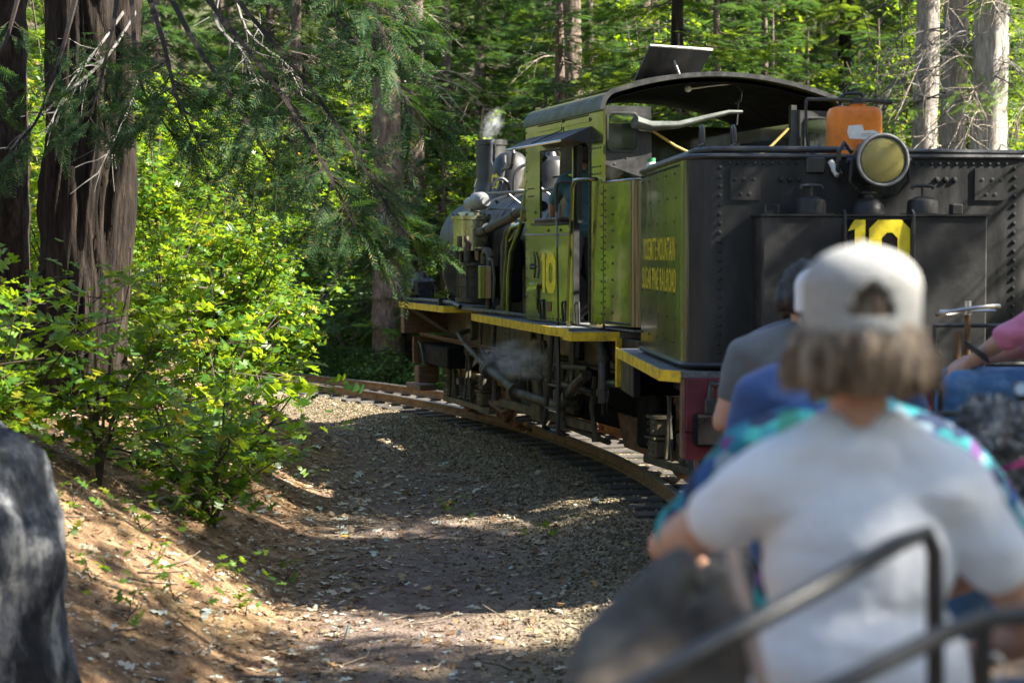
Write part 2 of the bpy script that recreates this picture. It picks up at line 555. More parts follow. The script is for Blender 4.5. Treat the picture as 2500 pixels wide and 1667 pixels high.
def mixc(a, b, f):
    n = nt.nodes.new('ShaderNodeMixRGB'); nt.links.new(f, n.inputs[0]); nt.links.new(a, n.inputs[1]); nt.links.new(b, n.inputs[2]); return n.outputs[0]
def madd(a, b, k):
    n = nt.nodes.new('ShaderNodeMath'); n.operation = 'MULTIPLY_ADD'; n.use_clamp = True
    nt.links.new(a, n.inputs[0]); n.inputs[1].default_value = k; nt.links.new(b, n.inputs[2]); return n.outputs[0]
sub = nt.nodes.new('ShaderNodeMath'); sub.operation = 'SUBTRACT'; nt.links.new(big, sub.inputs[0]); sub.inputs[1].default_value = .5
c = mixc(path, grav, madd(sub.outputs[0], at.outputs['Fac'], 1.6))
c = mixc(c, bankc, madd(sub.outputs[0], at2.outputs['Fac'], 1.2))
at3 = nt.nodes.new('ShaderNodeAttribute'); at3.attribute_name = 'moss'
mossc = ramp(nt, mid, [(.30, (.020, .026, .010)), (.5, (.050, .068, .020)), (.72, (.11, .12, .045))])
c = mixc(c, mossc, madd(sub.outputs[0], at3.outputs['Fac'], 1.4))
nt.links.new(c, p.inputs['Base Color']); p.inputs['Roughness'].default_value = .92; p.inputs['Specular IOR Level'].default_value = .25
b1 = bump(nt, vor.outputs['Distance'], .55, .02)
b2 = bump(nt, mid, .6, .03, b1)
nt.links.new(bump(nt, fin, .5, .01, b2), p.inputs['Normal'])
me = np_mesh('ground', np.stack([fx, fy, fz], 1), gf, 'forest_ground', True)
gd, gs = track_coords(fx, fy)
toe_ = 3.65 - 1.45 * sstep(3, 14, gs)
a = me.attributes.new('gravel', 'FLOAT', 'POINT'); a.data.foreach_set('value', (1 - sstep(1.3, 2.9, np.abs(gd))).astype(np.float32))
a = me.attributes.new('bank', 'FLOAT', 'POINT'); a.data.foreach_set('value', np.maximum(sstep(-.3, .5, gd - toe_), sstep(2.2, 3.4, -gd)).astype(np.float32))
a = me.attributes.new('moss', 'FLOAT', 'POINT'); a.data.foreach_set('value', (np.maximum(sstep(3.5, 6, -gd), sstep(2.5, 5, gd - toe_) * sstep(16, 20, fy)) * .9).astype(np.float32))
tag(link('ground', me), kind='structure')

# ================================================================== railway track
track = empty('railway_track', (0, 0, 0), kind='structure')
GAUGE = 0.914
RP = [(-.055, -.125), (.055, -.125), (.055, -.113), (.010, -.095), (.009, -.040), (.032, -.030), (.034, -.006), (.026, 0), (-.026, 0), (-.034, -.006), (-.032, -.030), (-.009, -.040), (-.010, -.095), (-.055, -.113)]
def rail_mesh(side, s0, s1):
    ss = np.arange(s0, s1 + .01, .35); n = len(RP)
    vs = []; fs = []; mi = []
    for s in ss:
        x, y, h = tr_at(s); nx, ny = -math.cos(h), -math.sin(h)
        for a, z in RP:
            o = side * (GAUGE / 2 + .034) + a
            vs.append((x + nx * o, y + ny * o, z))
    for i in range(len(ss) - 1):
        for k in range(n):
            fs.append((i * n + k, i * n + (k + 1) % n, (i + 1) * n + (k + 1) % n, (i + 1) * n + k))
            mi.append(1 if k in (6, 7, 8) else 0)
    fs.append(tuple(range(n))); mi.append(0); fs.append(tuple(range((len(ss) - 1) * n, len(ss) * n))); mi.append(0)
    me = bpy.data.meshes.new('rail'); me.from_pydata(vs, [], fs)
    me.materials.append(M['rail_side']); me.materials.append(M['rail_top'])
    me.polygons.foreach_set('material_index', mi)
    bm = bmesh.new(); bm.from_mesh(me); bmesh.ops.recalc_face_normals(bm, faces=bm.faces); bm.to_mesh(me); bm.free()
    link('rail', me, track)
for side in (1, -1):
    rail_mesh(side, -14, 9.2); rail_mesh(side, 9.215, 40)
tv = []
for k in range(5):
    tb = MB().box(-.095, .095, -.92 + .05 * random.random(), .92 - .05 * random.random(), -.16, 0, .012)
    for i, q in enumerate(tb.v): tb.v[i] = (q[0] + random.uniform(-.008, .008), q[1], q[2] + random.uniform(-.006, .006))
    o = tb.build('sleeper', 'tie_wood', track); tv.append(o.data)
    bpy.data.objects.remove(o)
s = -13.0
k = 0
while s < 34:
    x, y, h = tr_at(s)
    o = link('sleeper', tv[k % 5], track, (x + random.uniform(-.02, .02) + math.cos(h) * random.uniform(-.06, .06), y, -.128))
    o.rotation_euler = (0, 0, h + R(90) + random.uniform(-.03, .03))
    s += .52 + random.uniform(-.05, .05); k += 1
def joint(side, s):
    b = MB()
    for q in (-1, 1):
        pts = []
        x, y, h = tr_at(s); nx, ny = -math.cos(h), -math.sin(h); tx, ty = -math.sin(h), math.cos(h)
        o = side * (GAUGE / 2 + .034) + q * .019
        for e in (-.28, .28): pts.append((x + nx * o + tx * e, y + ny * o + ty * e, -.066))
        b.tube(pts, .022, 6)
        for e in (-.2, -.07, .07, .2):
            b.rivet((x + nx * (o + q * .02) + tx * e, y + ny * (o + q * .02) + ty * e, -.066), (nx * q, ny * q, 0), .02)
    b.build('joint_bar', 'rust', track)
joint(1, 9.2); joint(-1, 9.2)

# ================================================================== ballast stones, leaf litter, twigs
def rand_rot(n):
    q = rng.normal(size=(n, 4)); q /= np.linalg.norm(q, axis=1, keepdims=True)
    w, x, y, z = q.T
    return np.stack([np.stack([1 - 2 * (y * y + z * z), 2 * (x * y - z * w), 2 * (x * z + y * w)], 1),
                     np.stack([2 * (x * y + z * w), 1 - 2 * (x * x + z * z), 2 * (y * z - x * w)], 1),
                     np.stack([2 * (x * z - y * w), 2 * (y * z + x * w), 1 - 2 * (x * x + y * y)], 1)], 1)
def scatter_by_track(n, s0, s1, dfun):
    s = rng.uniform(s0, s1, n); d = dfun(n)
    x = np.interp(s, TRK[:, 0], TRK[:, 1]); y = np.interp(s, TRK[:, 0], TRK[:, 2]); h = np.interp(s, TRK[:, 0], TRK[:, 3])
    return x - np.cos(h) * d, y - np.sin(h) * d
leafmat('ballast_stone', [(0, (.06, .048, .030)), (.4, (.13, .10, .060)), (.8, (.20, .16, .10)), (1, (.32, .28, .20))], trans=0, rough=.9, spec=.2)
parts = []
off = 0; V = []; Fc = []
for k in range(4):
    n = 8000
    x, y = scatter_by_track(n, -4, 17, lambda n: np.where(rng.random(n) < .86, rng.normal(1.15, .6, n), rng.uniform(-.6, 3.8, n)))
    cube = np.array([(a, b, c) for a in (-1, 1) for b in (-1, 1) for c in (-1, 1)], float) * rng.uniform(.55, 1.0, (8, 3)) * np.array([1, .8, .62])
    ct = np.array([(0, 1, 3), (0, 3, 2), (4, 6, 7), (4, 7, 5), (0, 4, 5), (0, 5, 1), (2, 3, 7), (2, 7, 6), (0, 2, 6), (0, 6, 4), (1, 5, 7), (1, 7, 3)])
    sc = rng.gamma(4, .0018, n) + .003
    z = ground_z(x, y) + sc * .25
    v, f = scatter(cube, ct, np.stack([x, y, z], 1), rand_rot(n), sc)
    V.append(v); Fc.append(f + off); off += len(v)
me = np_mesh('ballast_stones', np.concatenate(V), np.concatenate(Fc), 'ballast_stone')
tag(link('ballast_stones', me), 'loose tan ballast stones strewn along the rails', 'gravel', kind='stuff')

def oak_leaf(lobes=3, curl=.12):
    """lobed leaf outline along +x, length 1; returns verts and tris (fan from the midrib)"""
    up = [(0, .0), (.10, .03)]
    xs = np.linspace(.18, .84, lobes)
    for i, xx in enumerate(xs):
        w = (.20, .34, .30, .22)[min(i, 3)] if lobes > 2 else (.30, .26)[i]
        up += [(xx - .02, .09), (xx + .07, w), (xx + .15, w * .9)]
    up += [(1.0, .0)]
    pts = [(a, b) for a, b in up] + [(a, -b) for a, b in up[-2:0:-1]]
    n = len(pts)
    v = np.array([(a, b, curl * (a * (1 - a)) * 2 - .25 * abs(b) * curl * 4 * .3 + .6 * b * b) for a, b in pts])
    m = len(up)
    tris = []
    for i in range(1, m - 1):
        j = n - i if i > 0 else 0
        # connect upper i..i+1 to lower mirror
        a, b = i, i + 1
        c, d = (n - i) % n, (n - i - 1) % n
        if b == m - 1: tris.append((a, b, c))
        else: tris += [(a, b, d), (a, d, c)]
    tris.append((0, 1, n - 1))
    return v, np.array(tris)
LEAF3 = oak_leaf(3); LEAF2 = oak_leaf(2)
SIMPLE = (np.array([(0, 0, 0), (.45, .26, .05), (1, 0, 0), (.45, -.26, .05)]), np.array([(0, 1, 2), (0, 2, 3)]))
leafmat('litter_leaf', [(0, (.10, .055, .028)), (.35, (.20, .125, .065)), (.6, (.34, .25, .15)), (.78, (.46, .42, .33)), (.92, (.38, .46, .40)), (1, (.45, .22, .04))], trans=.12, rough=.75, tcol=(.35, .2, .06), spec=.3)
V = []; Fc = []; off = 0
for tmpl, n, lo, hi, reg in ((LEAF3, 1700, .06, .125, 0), (LEAF2, 2200, .04, .09, 1), (SIMPLE, 5200, .02, .06, 2), (LEAF3, 900, .06, .12, 3), (LEAF2, 1500, .04, .09, 3), (SIMPLE, 9000, .02, .06, 3)):
    if reg == 3: x, y = scatter_by_track(n, -7, 8, lambda n: rng.uniform(3.3, 7.5, n))
    elif reg == 0: x, y = scatter_by_track(n, -6, 14, lambda n: np.abs(rng.normal(2.6, 1.2, n)) + .7)
    else: x, y = scatter_by_track(n, -6, 16, lambda n: rng.uniform(1.2, 6.5, n))
    z = ground_z(x, y) + .012
    ang = rng.uniform(0, 6.283, n)
    dd = np.stack([np.cos(ang), np.sin(ang), rng.normal(0, .22, n)], 1)
    nn = np.stack([rng.normal(0, .28, n), rng.normal(0, .28, n), np.where(rng.random(n) < .5, 1, -1)], 1)
    v, f = scatter(*tmpl, np.stack([x, y, z], 1), rots(dd, nn), rng.uniform(lo, hi, n))
    V.append(v); Fc.append(f + off); off += len(v)
me = np_mesh('fallen_leaves', np.concatenate(V), np.concatenate(Fc), 'litter_leaf')
tag(link('fallen_leaves', me), 'dry oak leaves scattered over the path and bank', 'leaf litter', kind='stuff')
surf('twig_bark', [(.10, .075, .055), (.21, .17, .13)], 20, (.8, .95), bmp=.2)
tb = MB()
x, y = scatter_by_track(170, -6, 12, lambda n: rng.uniform(1.8, 6.5, n))
for q, (a, b, c) in enumerate(zip(x, y, ground_z(x, y))):
    L = random.uniform(.08, .45); t = random.uniform(0, 6.28); up = random.uniform(-.02, .10)
    tb.tube([(a, b, c + .01), (a + L * .5 * math.cos(t), b + L * .5 * math.sin(t), c + .015 + up * .3), (a + L * math.cos(t + .3), b + L * math.sin(t + .3), c + .02 + up)], [.008, .006, .003], 5)
tag(tb.build('fallen_twigs', 'twig_bark'), 'thin dead twigs lying among the leaves', 'twigs', kind='stuff')
# ================================================================== lettering helpers
def text_mesh(txt, width, height, offset=0.0):
    """flat text as vertices/faces in the (x,z) plane, centred, scaled to width x height"""
    cu = bpy.data.curves.new('t', 'FONT'); cu.body = txt; cu.align_x = 'CENTER'; cu.offset = offset; cu.space_character = 1.12
    cu.resolution_u = 3
    ob = bpy.data.objects.new('t', cu); COL.objects.link(ob)
    dg = bpy.context.evaluated_depsgraph_get()
    me = bpy.data.meshes.new_from_object(ob.evaluated_get(dg))
    bpy.data.objects.remove(ob)
    v = np.array([q.co[:] for q in me.vertices]); f = [tuple(q.vertices) for q in me.polygons]
    bpy.data.meshes.remove(me)
    lo = v.min(0); hi = v.max(0)
    v[:, 0] = (v[:, 0] - (lo[0] + hi[0]) / 2) / (hi[0] - lo[0]) * width
    v[:, 1] = (v[:, 1] - lo[1]) / (hi[1] - lo[1]) * height
    return v, f
def put_text(txt, width, height, fn, name, mat, parent, offset=0.0):
    v, f = text_mesh(txt, width, height, offset)
    return MB().add([fn(a, b) for a, b, _ in v], f).build(name, mat, parent, smooth=0)
def digit_polys(w, h, t, c):
    """block figures 1 and 0 with cut corners, as quads; total width w; returns list of quads in (x,z)"""
    q = []
    w1 = w * .28
    q.append([(w1 * .40, 0), (w1, 0), (w1, h), (w1 * .40, h)])
    q.append([(0, h * .80), (w1 * .40, h * .84), (w1 * .40, h), (w1 * .22, h * .93)])
    x0 = w * .34; W = w - x0
    o = [(c, 0), (W - c, 0), (W, c), (W, h - c), (W - c, h), (c, h), (0, h - c), (0, c)]
    ci = c * .6
    i = [(t + ci, t), (W - t - ci, t), (W - t, t + ci), (W - t, h - t - ci), (W - t - ci, h - t), (t + ci, h - t), (t, h - t - ci), (t, t + ci)]
    for k in range(8):
        j = (k + 1) % 8
        q.append([(x0 + p[0], p[1]) for p in (o[k], o[j], i[j], i[k])])
    return q

# ================================================================== locomotive
EA = R(107)
loco = empty('steam_locomotive', (2.31, 16.57, 0), EA,
             'black geared steam locomotive numbered 10 with a yellow-edged running board', 'locomotive')
Lp = loco
def P(name, mat, b, parent=None, smooth=35): return b.build(name, mat, parent or Lp, smooth)

# --- frame
for sd in (1, -1):
    b = MB().box(.1, 9.05, sd * .56, sd * .60, .97, 1.42)
    b.box(.1, 9.05, sd * .50, sd * .72, .945, .97); b.box(.1, 9.05, sd * .50, sd * .72, 1.42, 1.44)
    for u in (6.05, 6.2, 5.0, 4.85, 7.3):
        for z in (1.03, 1.10, 1.17, 1.24, 1.31): b.rivet((u, sd * .601, z), (0, sd, 0), .022)
    P('frame_girder', 'dusty_frame', b)
P('front_beam', 'beam_wood', MB().box(9.06, 9.26, -1.24, 1.24, 1.06, 1.448, .012))
b = MB().box(8.98, 9.06, -1.12, 1.12, .64, 1.02, .01)
P('lower_beam', 'rust', b)
b = MB().box(7.35, 8.975, .20, 1.06, .66, .93, .02)
P('equipment_box', 'black_dark', b)
b = MB().tube([(8.9, 1.06, .95), (8.7, 1.08, .9), (8.55, 1.09, .78), (8.5, 1.09, .66)], .02, 6)
P('box_strap', 'greasy', b)
b = MB().box(8.70, 8.95, .82, 1.12, .38, .62, .02).box(8.72, 9.55, .84, 1.10, .27, .335, .01).box(8.74, 8.80, .9, 1.0, .6, .75)
P('foot_step', 'beam_wood', b)
b = MB().tube([(8.95, 1.22, 1.44), (8.2, .72, 1.02)], .014, 6).tube([(8.7, 1.22, 1.44), (8.0, .72, 1.02)], .014, 6)
P('beam_brace', 'greasy', b)
# --- running boards with yellow edges
def board(poly, z0, z1, edge, parent=None):
    r = P('running_board', 'board_wood', MB().prism(poly, z0, z1))
    e = MB()
    for a, c in edge:
        a = Vector((*a, 0)); c = Vector((*c, 0)); t = (c - a).normalized(); n = Vector((t.y, -t.x, 0))
        # outward side: away from the locomotive's centre
        if n.y * (1 if a.y > 0 else -1) < -.3 or (abs(n.y) <= .3 and n.x > 0): n = -n
        pts = [a - t * .004, c + t * .004, c + t * .004 + n * .014, a - t * .004 + n * .014]
        e.prism([(q.x, q.y) for q in pts], z0 - .03, z1 + .006)
    P('yellow_edge', 'yellow_paint', e, r, 0)
    return r
for sd in (1, -1):
    board([(9.26, sd * .62), (9.26, sd * 1.25), (6.80, sd * 1.25), (6.70, sd * .62)], 1.452, 1.50, [((9.26, sd * 1.25), (6.80, sd * 1.25)), ((6.80, sd * 1.25), (6.745, sd * .90))])
    if sd == 1:
        board([(5.45, .62), (5.45, 1.25), (1.52, 1.56), (1.0, 1.57), (1.0, .62)], 1.40, 1.45, [((5.45, 1.25), (3.5, 1.404)), ((3.5, 1.404), (1.52, 1.56)), ((1.52, 1.56), (.86, 1.58))])
        board([(1.0, .62), (.9, 1.62), (.53, 1.66), (.44, 1.2), (.44, .62)], 1.385, 1.435, [((.86, 1.63), (.53, 1.66)), ((.53, 1.66), (.45, 1.22))])
    else:
        board([(5.45, -.62), (5.45, -1.3), (.5, -1.3), (.5, -.62)], 1.40, 1.45, [((5.45, -1.3), (.5, -1.3))])
P('cab_floor', 'board_wood', MB().box(.05, 3.3, -1.22, 1.22, 1.455, 1.475))
# --- boiler
BY, BZ, BR = .10, 2.30, .68
b = MB().lathe([(BR - .03, 3.3), (BR, 3.34), (BR, 7.9), (BR + .015, 7.91), (BR + .015, 8.0), (BR - .03, 8.02), (BR - .03, 9.0), (BR - .06, 9.03), (.3, 9.08), (.05, 9.09)], (0, BY, BZ), (1, 0, 0), 40)
boiler = P('boiler', 'boiler_paint', b)
b = MB()
for u in (4.2, 5.2, 6.1, 7.1): b.lathe([(BR + .001, u), (BR + .008, u + .005), (BR + .008, u + .055), (BR + .001, u + .06)], (0, BY, BZ), (1, 0, 0), 40, cap=False)
P('boiler_band', 'black_metal', b, boiler)
b = MB().box(3.2, 5.2, -.50, .70, 1.0, 2.2, .04)
P('firebox', 'boiler_paint', b)
b = MB().prism([(3.3, .95), (5.6, .95), (5.35, .42), (3.9, .34)], -.5, .5, 'xz')
P('ash_pan', 'dusty_frame', b)
b = MB().box(4.0, 5.7, .501, .515, .70, .76).tube([(5.55, .53, .93), (5.45, .53, .45)], .02, 6).tube([(4.6, .53, .93), (4.6, .53, .42)], .03, 8)
P('ash_pan_rib', 'greasy', b)
# --- chimney
SU, SY = 8.58, BY
b = MB().lathe([(.36, 2.86), (.30, 2.95), (.225, 3.06), (.212, 3.2), (.212, 3.70)], (SU, SY, 0), (0, 0, 1), 32, cap=False)
chim = P('smokestack', 'boiler_paint', b)
b = MB().lathe([(.212, 3.68), (.228, 3.69), (.228, 3.76), (.20, 3.765), (.18, 3.74), (.17, 3.3), (.01, 3.25)], (SU, SY, 0), (0, 0, 1), 32, cap=False)
P('stack_rim', 'black_metal', b, chim)
b = MB().box(SU - .226, SU - .214, SY - .01, SY + .01, 3.1, 3.7).tube([(SU - .2, SY + .02, 3.75), (SU - .36, SY + .10, 3.70), (SU - .40, SY + .12, 3.45), (7.9, .25, 3.30), (7.8, .34, 3.0)], .022, 8)
P('stack_pipe', 'black_metal', b, chim)
# --- steam dome, sand dome, bell
DU = 7.62
b = MB().lathe([(.36, 2.82), (.29, 2.96), (.262, 3.06), (.262, 3.28), (.250, 3.36), (.215, 3.45), (.15, 3.52), (.07, 3.555), (.001, 3.56)], (DU, BY, 0), (0, 0, 1), 36, cap=False)
dome = P('steam_dome', 'boiler_paint', b)
b = MB()
dd = digit_polys(.30, .22, .045, .05)
for q in dd:
    vs = []
    for x, z in q:
        a = (x - .15) / .262 * 1.0
        ang = math.pi / 2 - (a + .10)
        vs.append((DU - .264 * math.cos(ang) * -1 if False else DU + .264 * math.sin(-a - .05), BY + .264 * math.cos(-a - .05), 3.03 + z))
    b.add(vs, [(0, 1, 2, 3)])
P('dome_number', 'letter_yellow', b, dome, 0)
b = MB().lathe([(.34, 2.84), (.27, 2.97), (.25, 3.1), (.25, 3.22), (.2, 3.34), (.1, 3.40), (.001, 3.41)], (5.9, BY, 0), (0, 0, 1), 32, cap=False)
sand = P('sand_dome', 'boiler_paint', b)
P('sand_lid', 'black_metal', MB().cyl((5.9, BY, 3.40), (5.9, BY, 3.45), .08, .06), sand)
b = MB().lathe([(.001, 3.28), (.05, 3.27), (.085, 3.22), (.10, 3.10), (.13, 3.02), (.155, 2.985), (.14, 2.985)], (6.72, BY + .02, .04), (0, 0, 1), 28, cap=False)
bell = P('bell', 'brass', b)
b = MB()
pts = [(6.72, BY + .02 + .22 * math.cos(t), 3.12 + .22 * math.sin(t)) for t in np.linspace(0, math.pi, 12)]
b.tube([(6.72, BY + .24, 2.92)] + pts + [(6.72, BY - .20, 2.92)], .022, 8)
P('bell_yoke', 'black_metal', b, bell)
b = MB().tube([(7.25, .3, 3.40), (7.05, .36, 3.45), (6.98, .38, 3.36), (6.98, .40, 3.28), (6.6, .42, 3.28), (6.5, .42, 3.34), (6.46, .42, 3.46), (6.5, .42, 3.52)], .026, 8)
b.tube([(6.98, .40, 3.28), (6.96, .44, 3.10), (6.9, .5, 2.98)], .03, 8)
for k in range(10):
    pass
b.tube([(6.9 + .0, .46 + .12 * math.cos(t), 3.0 + .16 * math.sin(t)) for t in np.linspace(.3, 5.4, 16)], .022, 8)
P('whistle_pipe', 'black_metal', b)
b = MB().tube([(7.15, .78, 2.955), (4.0, .78, 2.90), (3.3, .86, 2.90)], .018, 8)
for u in (7.0, 5.6, 4.2): b.cyl((u, .60, 2.80), (u, .78, 2.935), .012, n=6)
P('boiler_handrail', 'steel_white' if False else 'black_metal', b)
b = MB().tube([(7.8, .62, 2.77), (6.2, .80, 2.74), (5.2, .82, 2.72), (4.6, .84, 2.55), (4.2, .86, 2.35)], .012, 6)
P('lubricator_line', 'black_metal', b)
# --- air compressor
cu_, cv_ = 6.40, 1.00
b = MB().lathe([(.20, 2.215), (.245, 2.22), (.245, 2.25), (.232, 2.26), (.232, 2.60), (.255, 2.61), (.255, 2.655), (.18, 2.66), (.17, 2.70), (.09, 2.72)], (cu_, cv_, 0), (0, 0, 1), 32)
comp = P('air_compressor', 'jacket_metal', b)
b = MB()
for k in range(12):
    t = k * math.pi / 6
    b.cyl((cu_ + .235 * math.cos(t), cv_ + .235 * math.sin(t), 2.655), (cu_ + .235 * math.cos(t), cv_ + .235 * math.sin(t), 2.68), .016, n=6)
tag(P('studs', 'greasy', b, comp), kind='stuff')
P('air_cylinder', 'greasy', MB().lathe([(.165, 1.56), (.20, 1.57), (.20, 1.62), (.158, 1.63), (.158, 1.76), (.168, 1.765), (.168, 1.78), (.158, 1.785), (.158, 1.88), (.168, 1.885), (.168, 1.90), (.158, 1.905), (.158, 2.02), (.195, 2.025), (.195, 2.07), (.10, 2.08), (.08, 2.10)], (cu_ + .02, cv_, 0), (0, 0, 1), 28), comp)
for k in range(8):
    t = k * math.pi / 4 + .2
    P('tie_rod', 'greasy', MB().cyl((cu_ + .02 + .18 * math.cos(t), cv_ + .18 * math.sin(t), 1.60), (cu_ + .02 + .18 * math.cos(t), cv_ + .18 * math.sin(t), 2.05), .010, n=6), comp)
b = MB()
for dx, dy in ((.12, .08), (-.12, .08), (.0, -.12), (-.05, .15)): b.cyl((cu_ + dx, cv_ + dy, 2.05), (cu_ + dx, cv_ + dy, 2.24), .028, n=10)
b.cyl((cu_, cv_, 2.05), (cu_, cv_, 2.25), .045, n=12)
P('centre_piece', 'greasy', b, comp)
b = MB().tube([(cu_ - .22, cv_ + .1, 2.30), (cu_ - .30, cv_ + .14, 2.24), (cu_ - .30, cv_ + .14, 2.10)], .04, 10).cyl((cu_ - .27, cv_ + .14, 2.32), (cu_ - .27, cv_ + .14, 2.40), .03, n=10).cyl((cu_ - .15, cv_ + .2, 2.26), (cu_ - .15, cv_ + .2, 2.40), .025, n=8)
P('governor', 'greasy', b, comp)
b = MB()
b.tube([(cu_ - .44 + .055 * math.cos(t), cv_ + .16, 2.28 + .055 * math.sin(t)) for t in np.linspace(0, 6.283, 17)], .010, 6)
for t in np.linspace(0, 6.283, 6)[:-1]: b.cyl((cu_ - .44, cv_ + .16, 2.28), (cu_ - .44 + .05 * math.cos(t), cv_ + .16, 2.28 + .05 * math.sin(t)), .006, n=5)
P('valve_wheel', 'red_paint', b, comp)
# --- second cylinder (strainer / drip pot) and its gooseneck
b = MB().lathe([(.145, 1.64), (.15, 1.645), (.15, 2.03), (.145, 2.035), (.05, 2.04)], (5.33, 1.06, 0), (0, 0, 1), 28)
pot = P('drip_pot', 'cab_paint', b)
b = MB().tube([(5.35, 1.06, 2.03), (5.35, 1.06, 2.14), (5.42, 1.06, 2.21), (5.52, 1.06, 2.22), (5.60, 1.06, 2.17), (5.60, 1.06, 2.05)], .045, 10).tube([(5.4, 1.06, 1.65), (5.4, 1.06, 1.46)], .04, 10)
b.tube([(5.25, 1.1, 2.12), (5.1, 1.1, 2.1), (5.02, 1.1, 1.9), (5.05, 1.1, 1.6)], .018, 8)
P('pot_pipe', 'greasy', b, pot)
# --- dynamo on top of the compressor
b = MB().cyl((6.75, .92, 2.82), (6.45, .92, 2.82), .085, n=20).lathe([(.10, 6.45), (.115, 6.40), (.115, 6.22), (.09, 6.12), (.06, 6.08)], (0, .92, 2.84), (-1, 0, 0) if False else (1, 0, 0), 24)
b.box(6.5, 6.7, .86, .98, 2.70, 2.76).cyl((6.08, .92, 2.83), (5.98, .92, 2.83), .055, n=14)
P('dynamo', 'steel_white', b)
b = MB().tube([(6.6, .9, 2.9), (6.75, .86, 3.05), (6.85, .8, 3.15)], .008, 5)
P('dynamo_wire', 'black_metal', b)
# --- feed pump on the front platform
b = MB().box(8.86, 9.18, .86, 1.14, 1.56, 1.84, .05).cyl((9.02, 1.0, 1.84), (9.02, 1.0, 1.92), .11, .08, n=16).cyl((9.02, .84, 1.70), (9.02, 1.18, 1.70), .13, n=20).cyl((8.8, 1.0, 1.63), (9.3, 1.0, 1.63), .09, n=16)
fp = P('feed_pump', 'black_metal', b)
b = MB().cyl((8.98, 1.0, 1.9), (8.98, 1.0, 2.08), .025, n=8).cyl((8.98, 1.0, 2.02), (8.98, 1.0, 2.13), .05, n=10).cyl((9.15, 1.05, 1.84), (9.15, 1.05, 1.98), .022, n=8).cyl((9.08, 1.05, 1.95), (9.22, 1.05, 1.95), .018, n=8).cyl((9.0, 1.0, 1.50), (9.0, 1.0, 1.6), .06, n=10)
P('oil_cup', 'black_metal', b, fp)
b = MB().tube([(9.25, 1.14, 1.535), (8.4, 1.13, 1.545), (6.9, 1.12, 1.545), (6.55, 1.1, 1.50)], .032, 10).tube([(9.25, 1.14, 1.535), (9.28, 1.14, 1.535), (9.4, 1.14, 1.53)], .02, 8)
b.box(7.3, 7.36, 1.06, 1.19, 1.50, 1.60)
P('platform_pipe', 'black_metal', b)
P('platform_pipe', 'greasy', MB().tube([(6.3, 1.13, 1.49), (5.2, 1.14, 1.49), (3.45, 1.18, 1.49), (3.42, 1.18, 1.56)], .03, 10))
b = MB().lathe([(.3, 7.9), (.42, 7.92), (.42, 7.96), (.05, 8.0)], (0, .55, 1.95), (1, 0, 0), 28)
P('smokebox_saddle', 'dusty_frame', b)
# --- pipes between compressor and cab
b = MB().tube([(6.02, 1.0, 2.44), (5.75, 1.02, 2.45), (5.3, 1.05, 2.50), (4.5, 1.05, 2.60), (4.2, 1.05, 2.66), (3.85, 1.05, 2.68), (3.3, 1.05, 2.70)], .058, 12)
for u, z in ((5.55, 2.475), (4.35, 2.63)): b.cyl((u + .05, 1.045, z - .01), (u - .05, 1.045, z + .01), .07, n=12)
P('steam_pipe', 'rubber', b)
b = MB().tube([(4.55, 1.0, 2.50), (4.75, 1.02, 2.44), (4.85, 1.03, 2.28), (4.88, 1.03, 1.9), (4.86, 1.03, 1.62), (5.0, 1.0, 1.53), (5.25, .98, 1.52)], .042, 10)
P('air_hose', 'greasy', b)
b = MB().tube([(4.1, 1.05, 2.52), (4.35, 1.08, 2.48), (4.45, 1.1, 2.36), (4.48, 1.12, 1.9), (4.55, 1.13, 1.50)], .036, 10).tube([(4.0, 1.07, 2.54), (4.05, 1.1, 2.40), (4.18, 1.14, 2.2), (4.25, 1.15, 1.9), (4.27, 1.15, 1.48)], .036, 10)
P('air_hose', 'cab_paint', b)
b = MB().tube([(3.75, 1.0, 3.12), (3.85, 1.02, 2.9), (3.9, 1.04, 2.72), (3.95, 1.05, 2.55)], .07, 12).tube([(3.75, 1.0, 3.12), (3.72, .98, 3.2), (3.7, .9, 3.28)], .05, 10)
P('riser_pipe', 'cab_paint', b)
b = MB().box(4.9, 5.3, .78, .98, 1.6, 2.36, .03)
P('lagging_box', 'black_dark', b)
# --- cab
cab = P('cab', 'cab_paint', MB().box(2.80, 3.30, 1.225, 1.25, 1.46, 3.60).box(1.70, 2.80, 1.225, 1.25, 1.46, 2.48).box(.82, 2.80, 1.225, 1.25, 3.27, 3.60)
        .box(.82, 1.20, 1.225, 1.25, 1.46, 3.27).box(1.66, 1.735, 1.222, 1.252, 2.48, 3.27), smooth=0)
P('right_side_wall', 'cab_paint', MB().box(.82, 3.30, -1.25, -1.225, 1.46, 2.5).box(.82, 1.3, -1.25, -1.225, 2.5, 3.6).box(2.7, 3.3, -1.25, -1.225, 2.5, 3.6).box(1.3, 2.7, -1.25, -1.225, 3.25, 3.6), cab, 0)
b = MB().box(3.27, 3.299, .80, 1.224, 1.46, 2.5).box(3.27, 3.299, -1.224, -.60, 1.46, 2.5).box(3.27, 3.299, 1.16, 1.224, 2.5, 3.6).box(3.27, 3.299, .80, .86, 2.5, 3.6).box(3.27, 3.299, .86, 1.16, 3.3, 3.6)
b.box(3.27, 3.299, -1.224, -1.16, 2.5, 3.6).box(3.27, 3.299, -.6, -.66, 2.5, 3.6).box(3.27, 3.299, -1.16, -.66, 3.3, 3.6).box(3.27, 3.299, -.6, .8, 2.9, 3.62)
P('cab_front_wall', 'cab_paint', b, cab, 0)
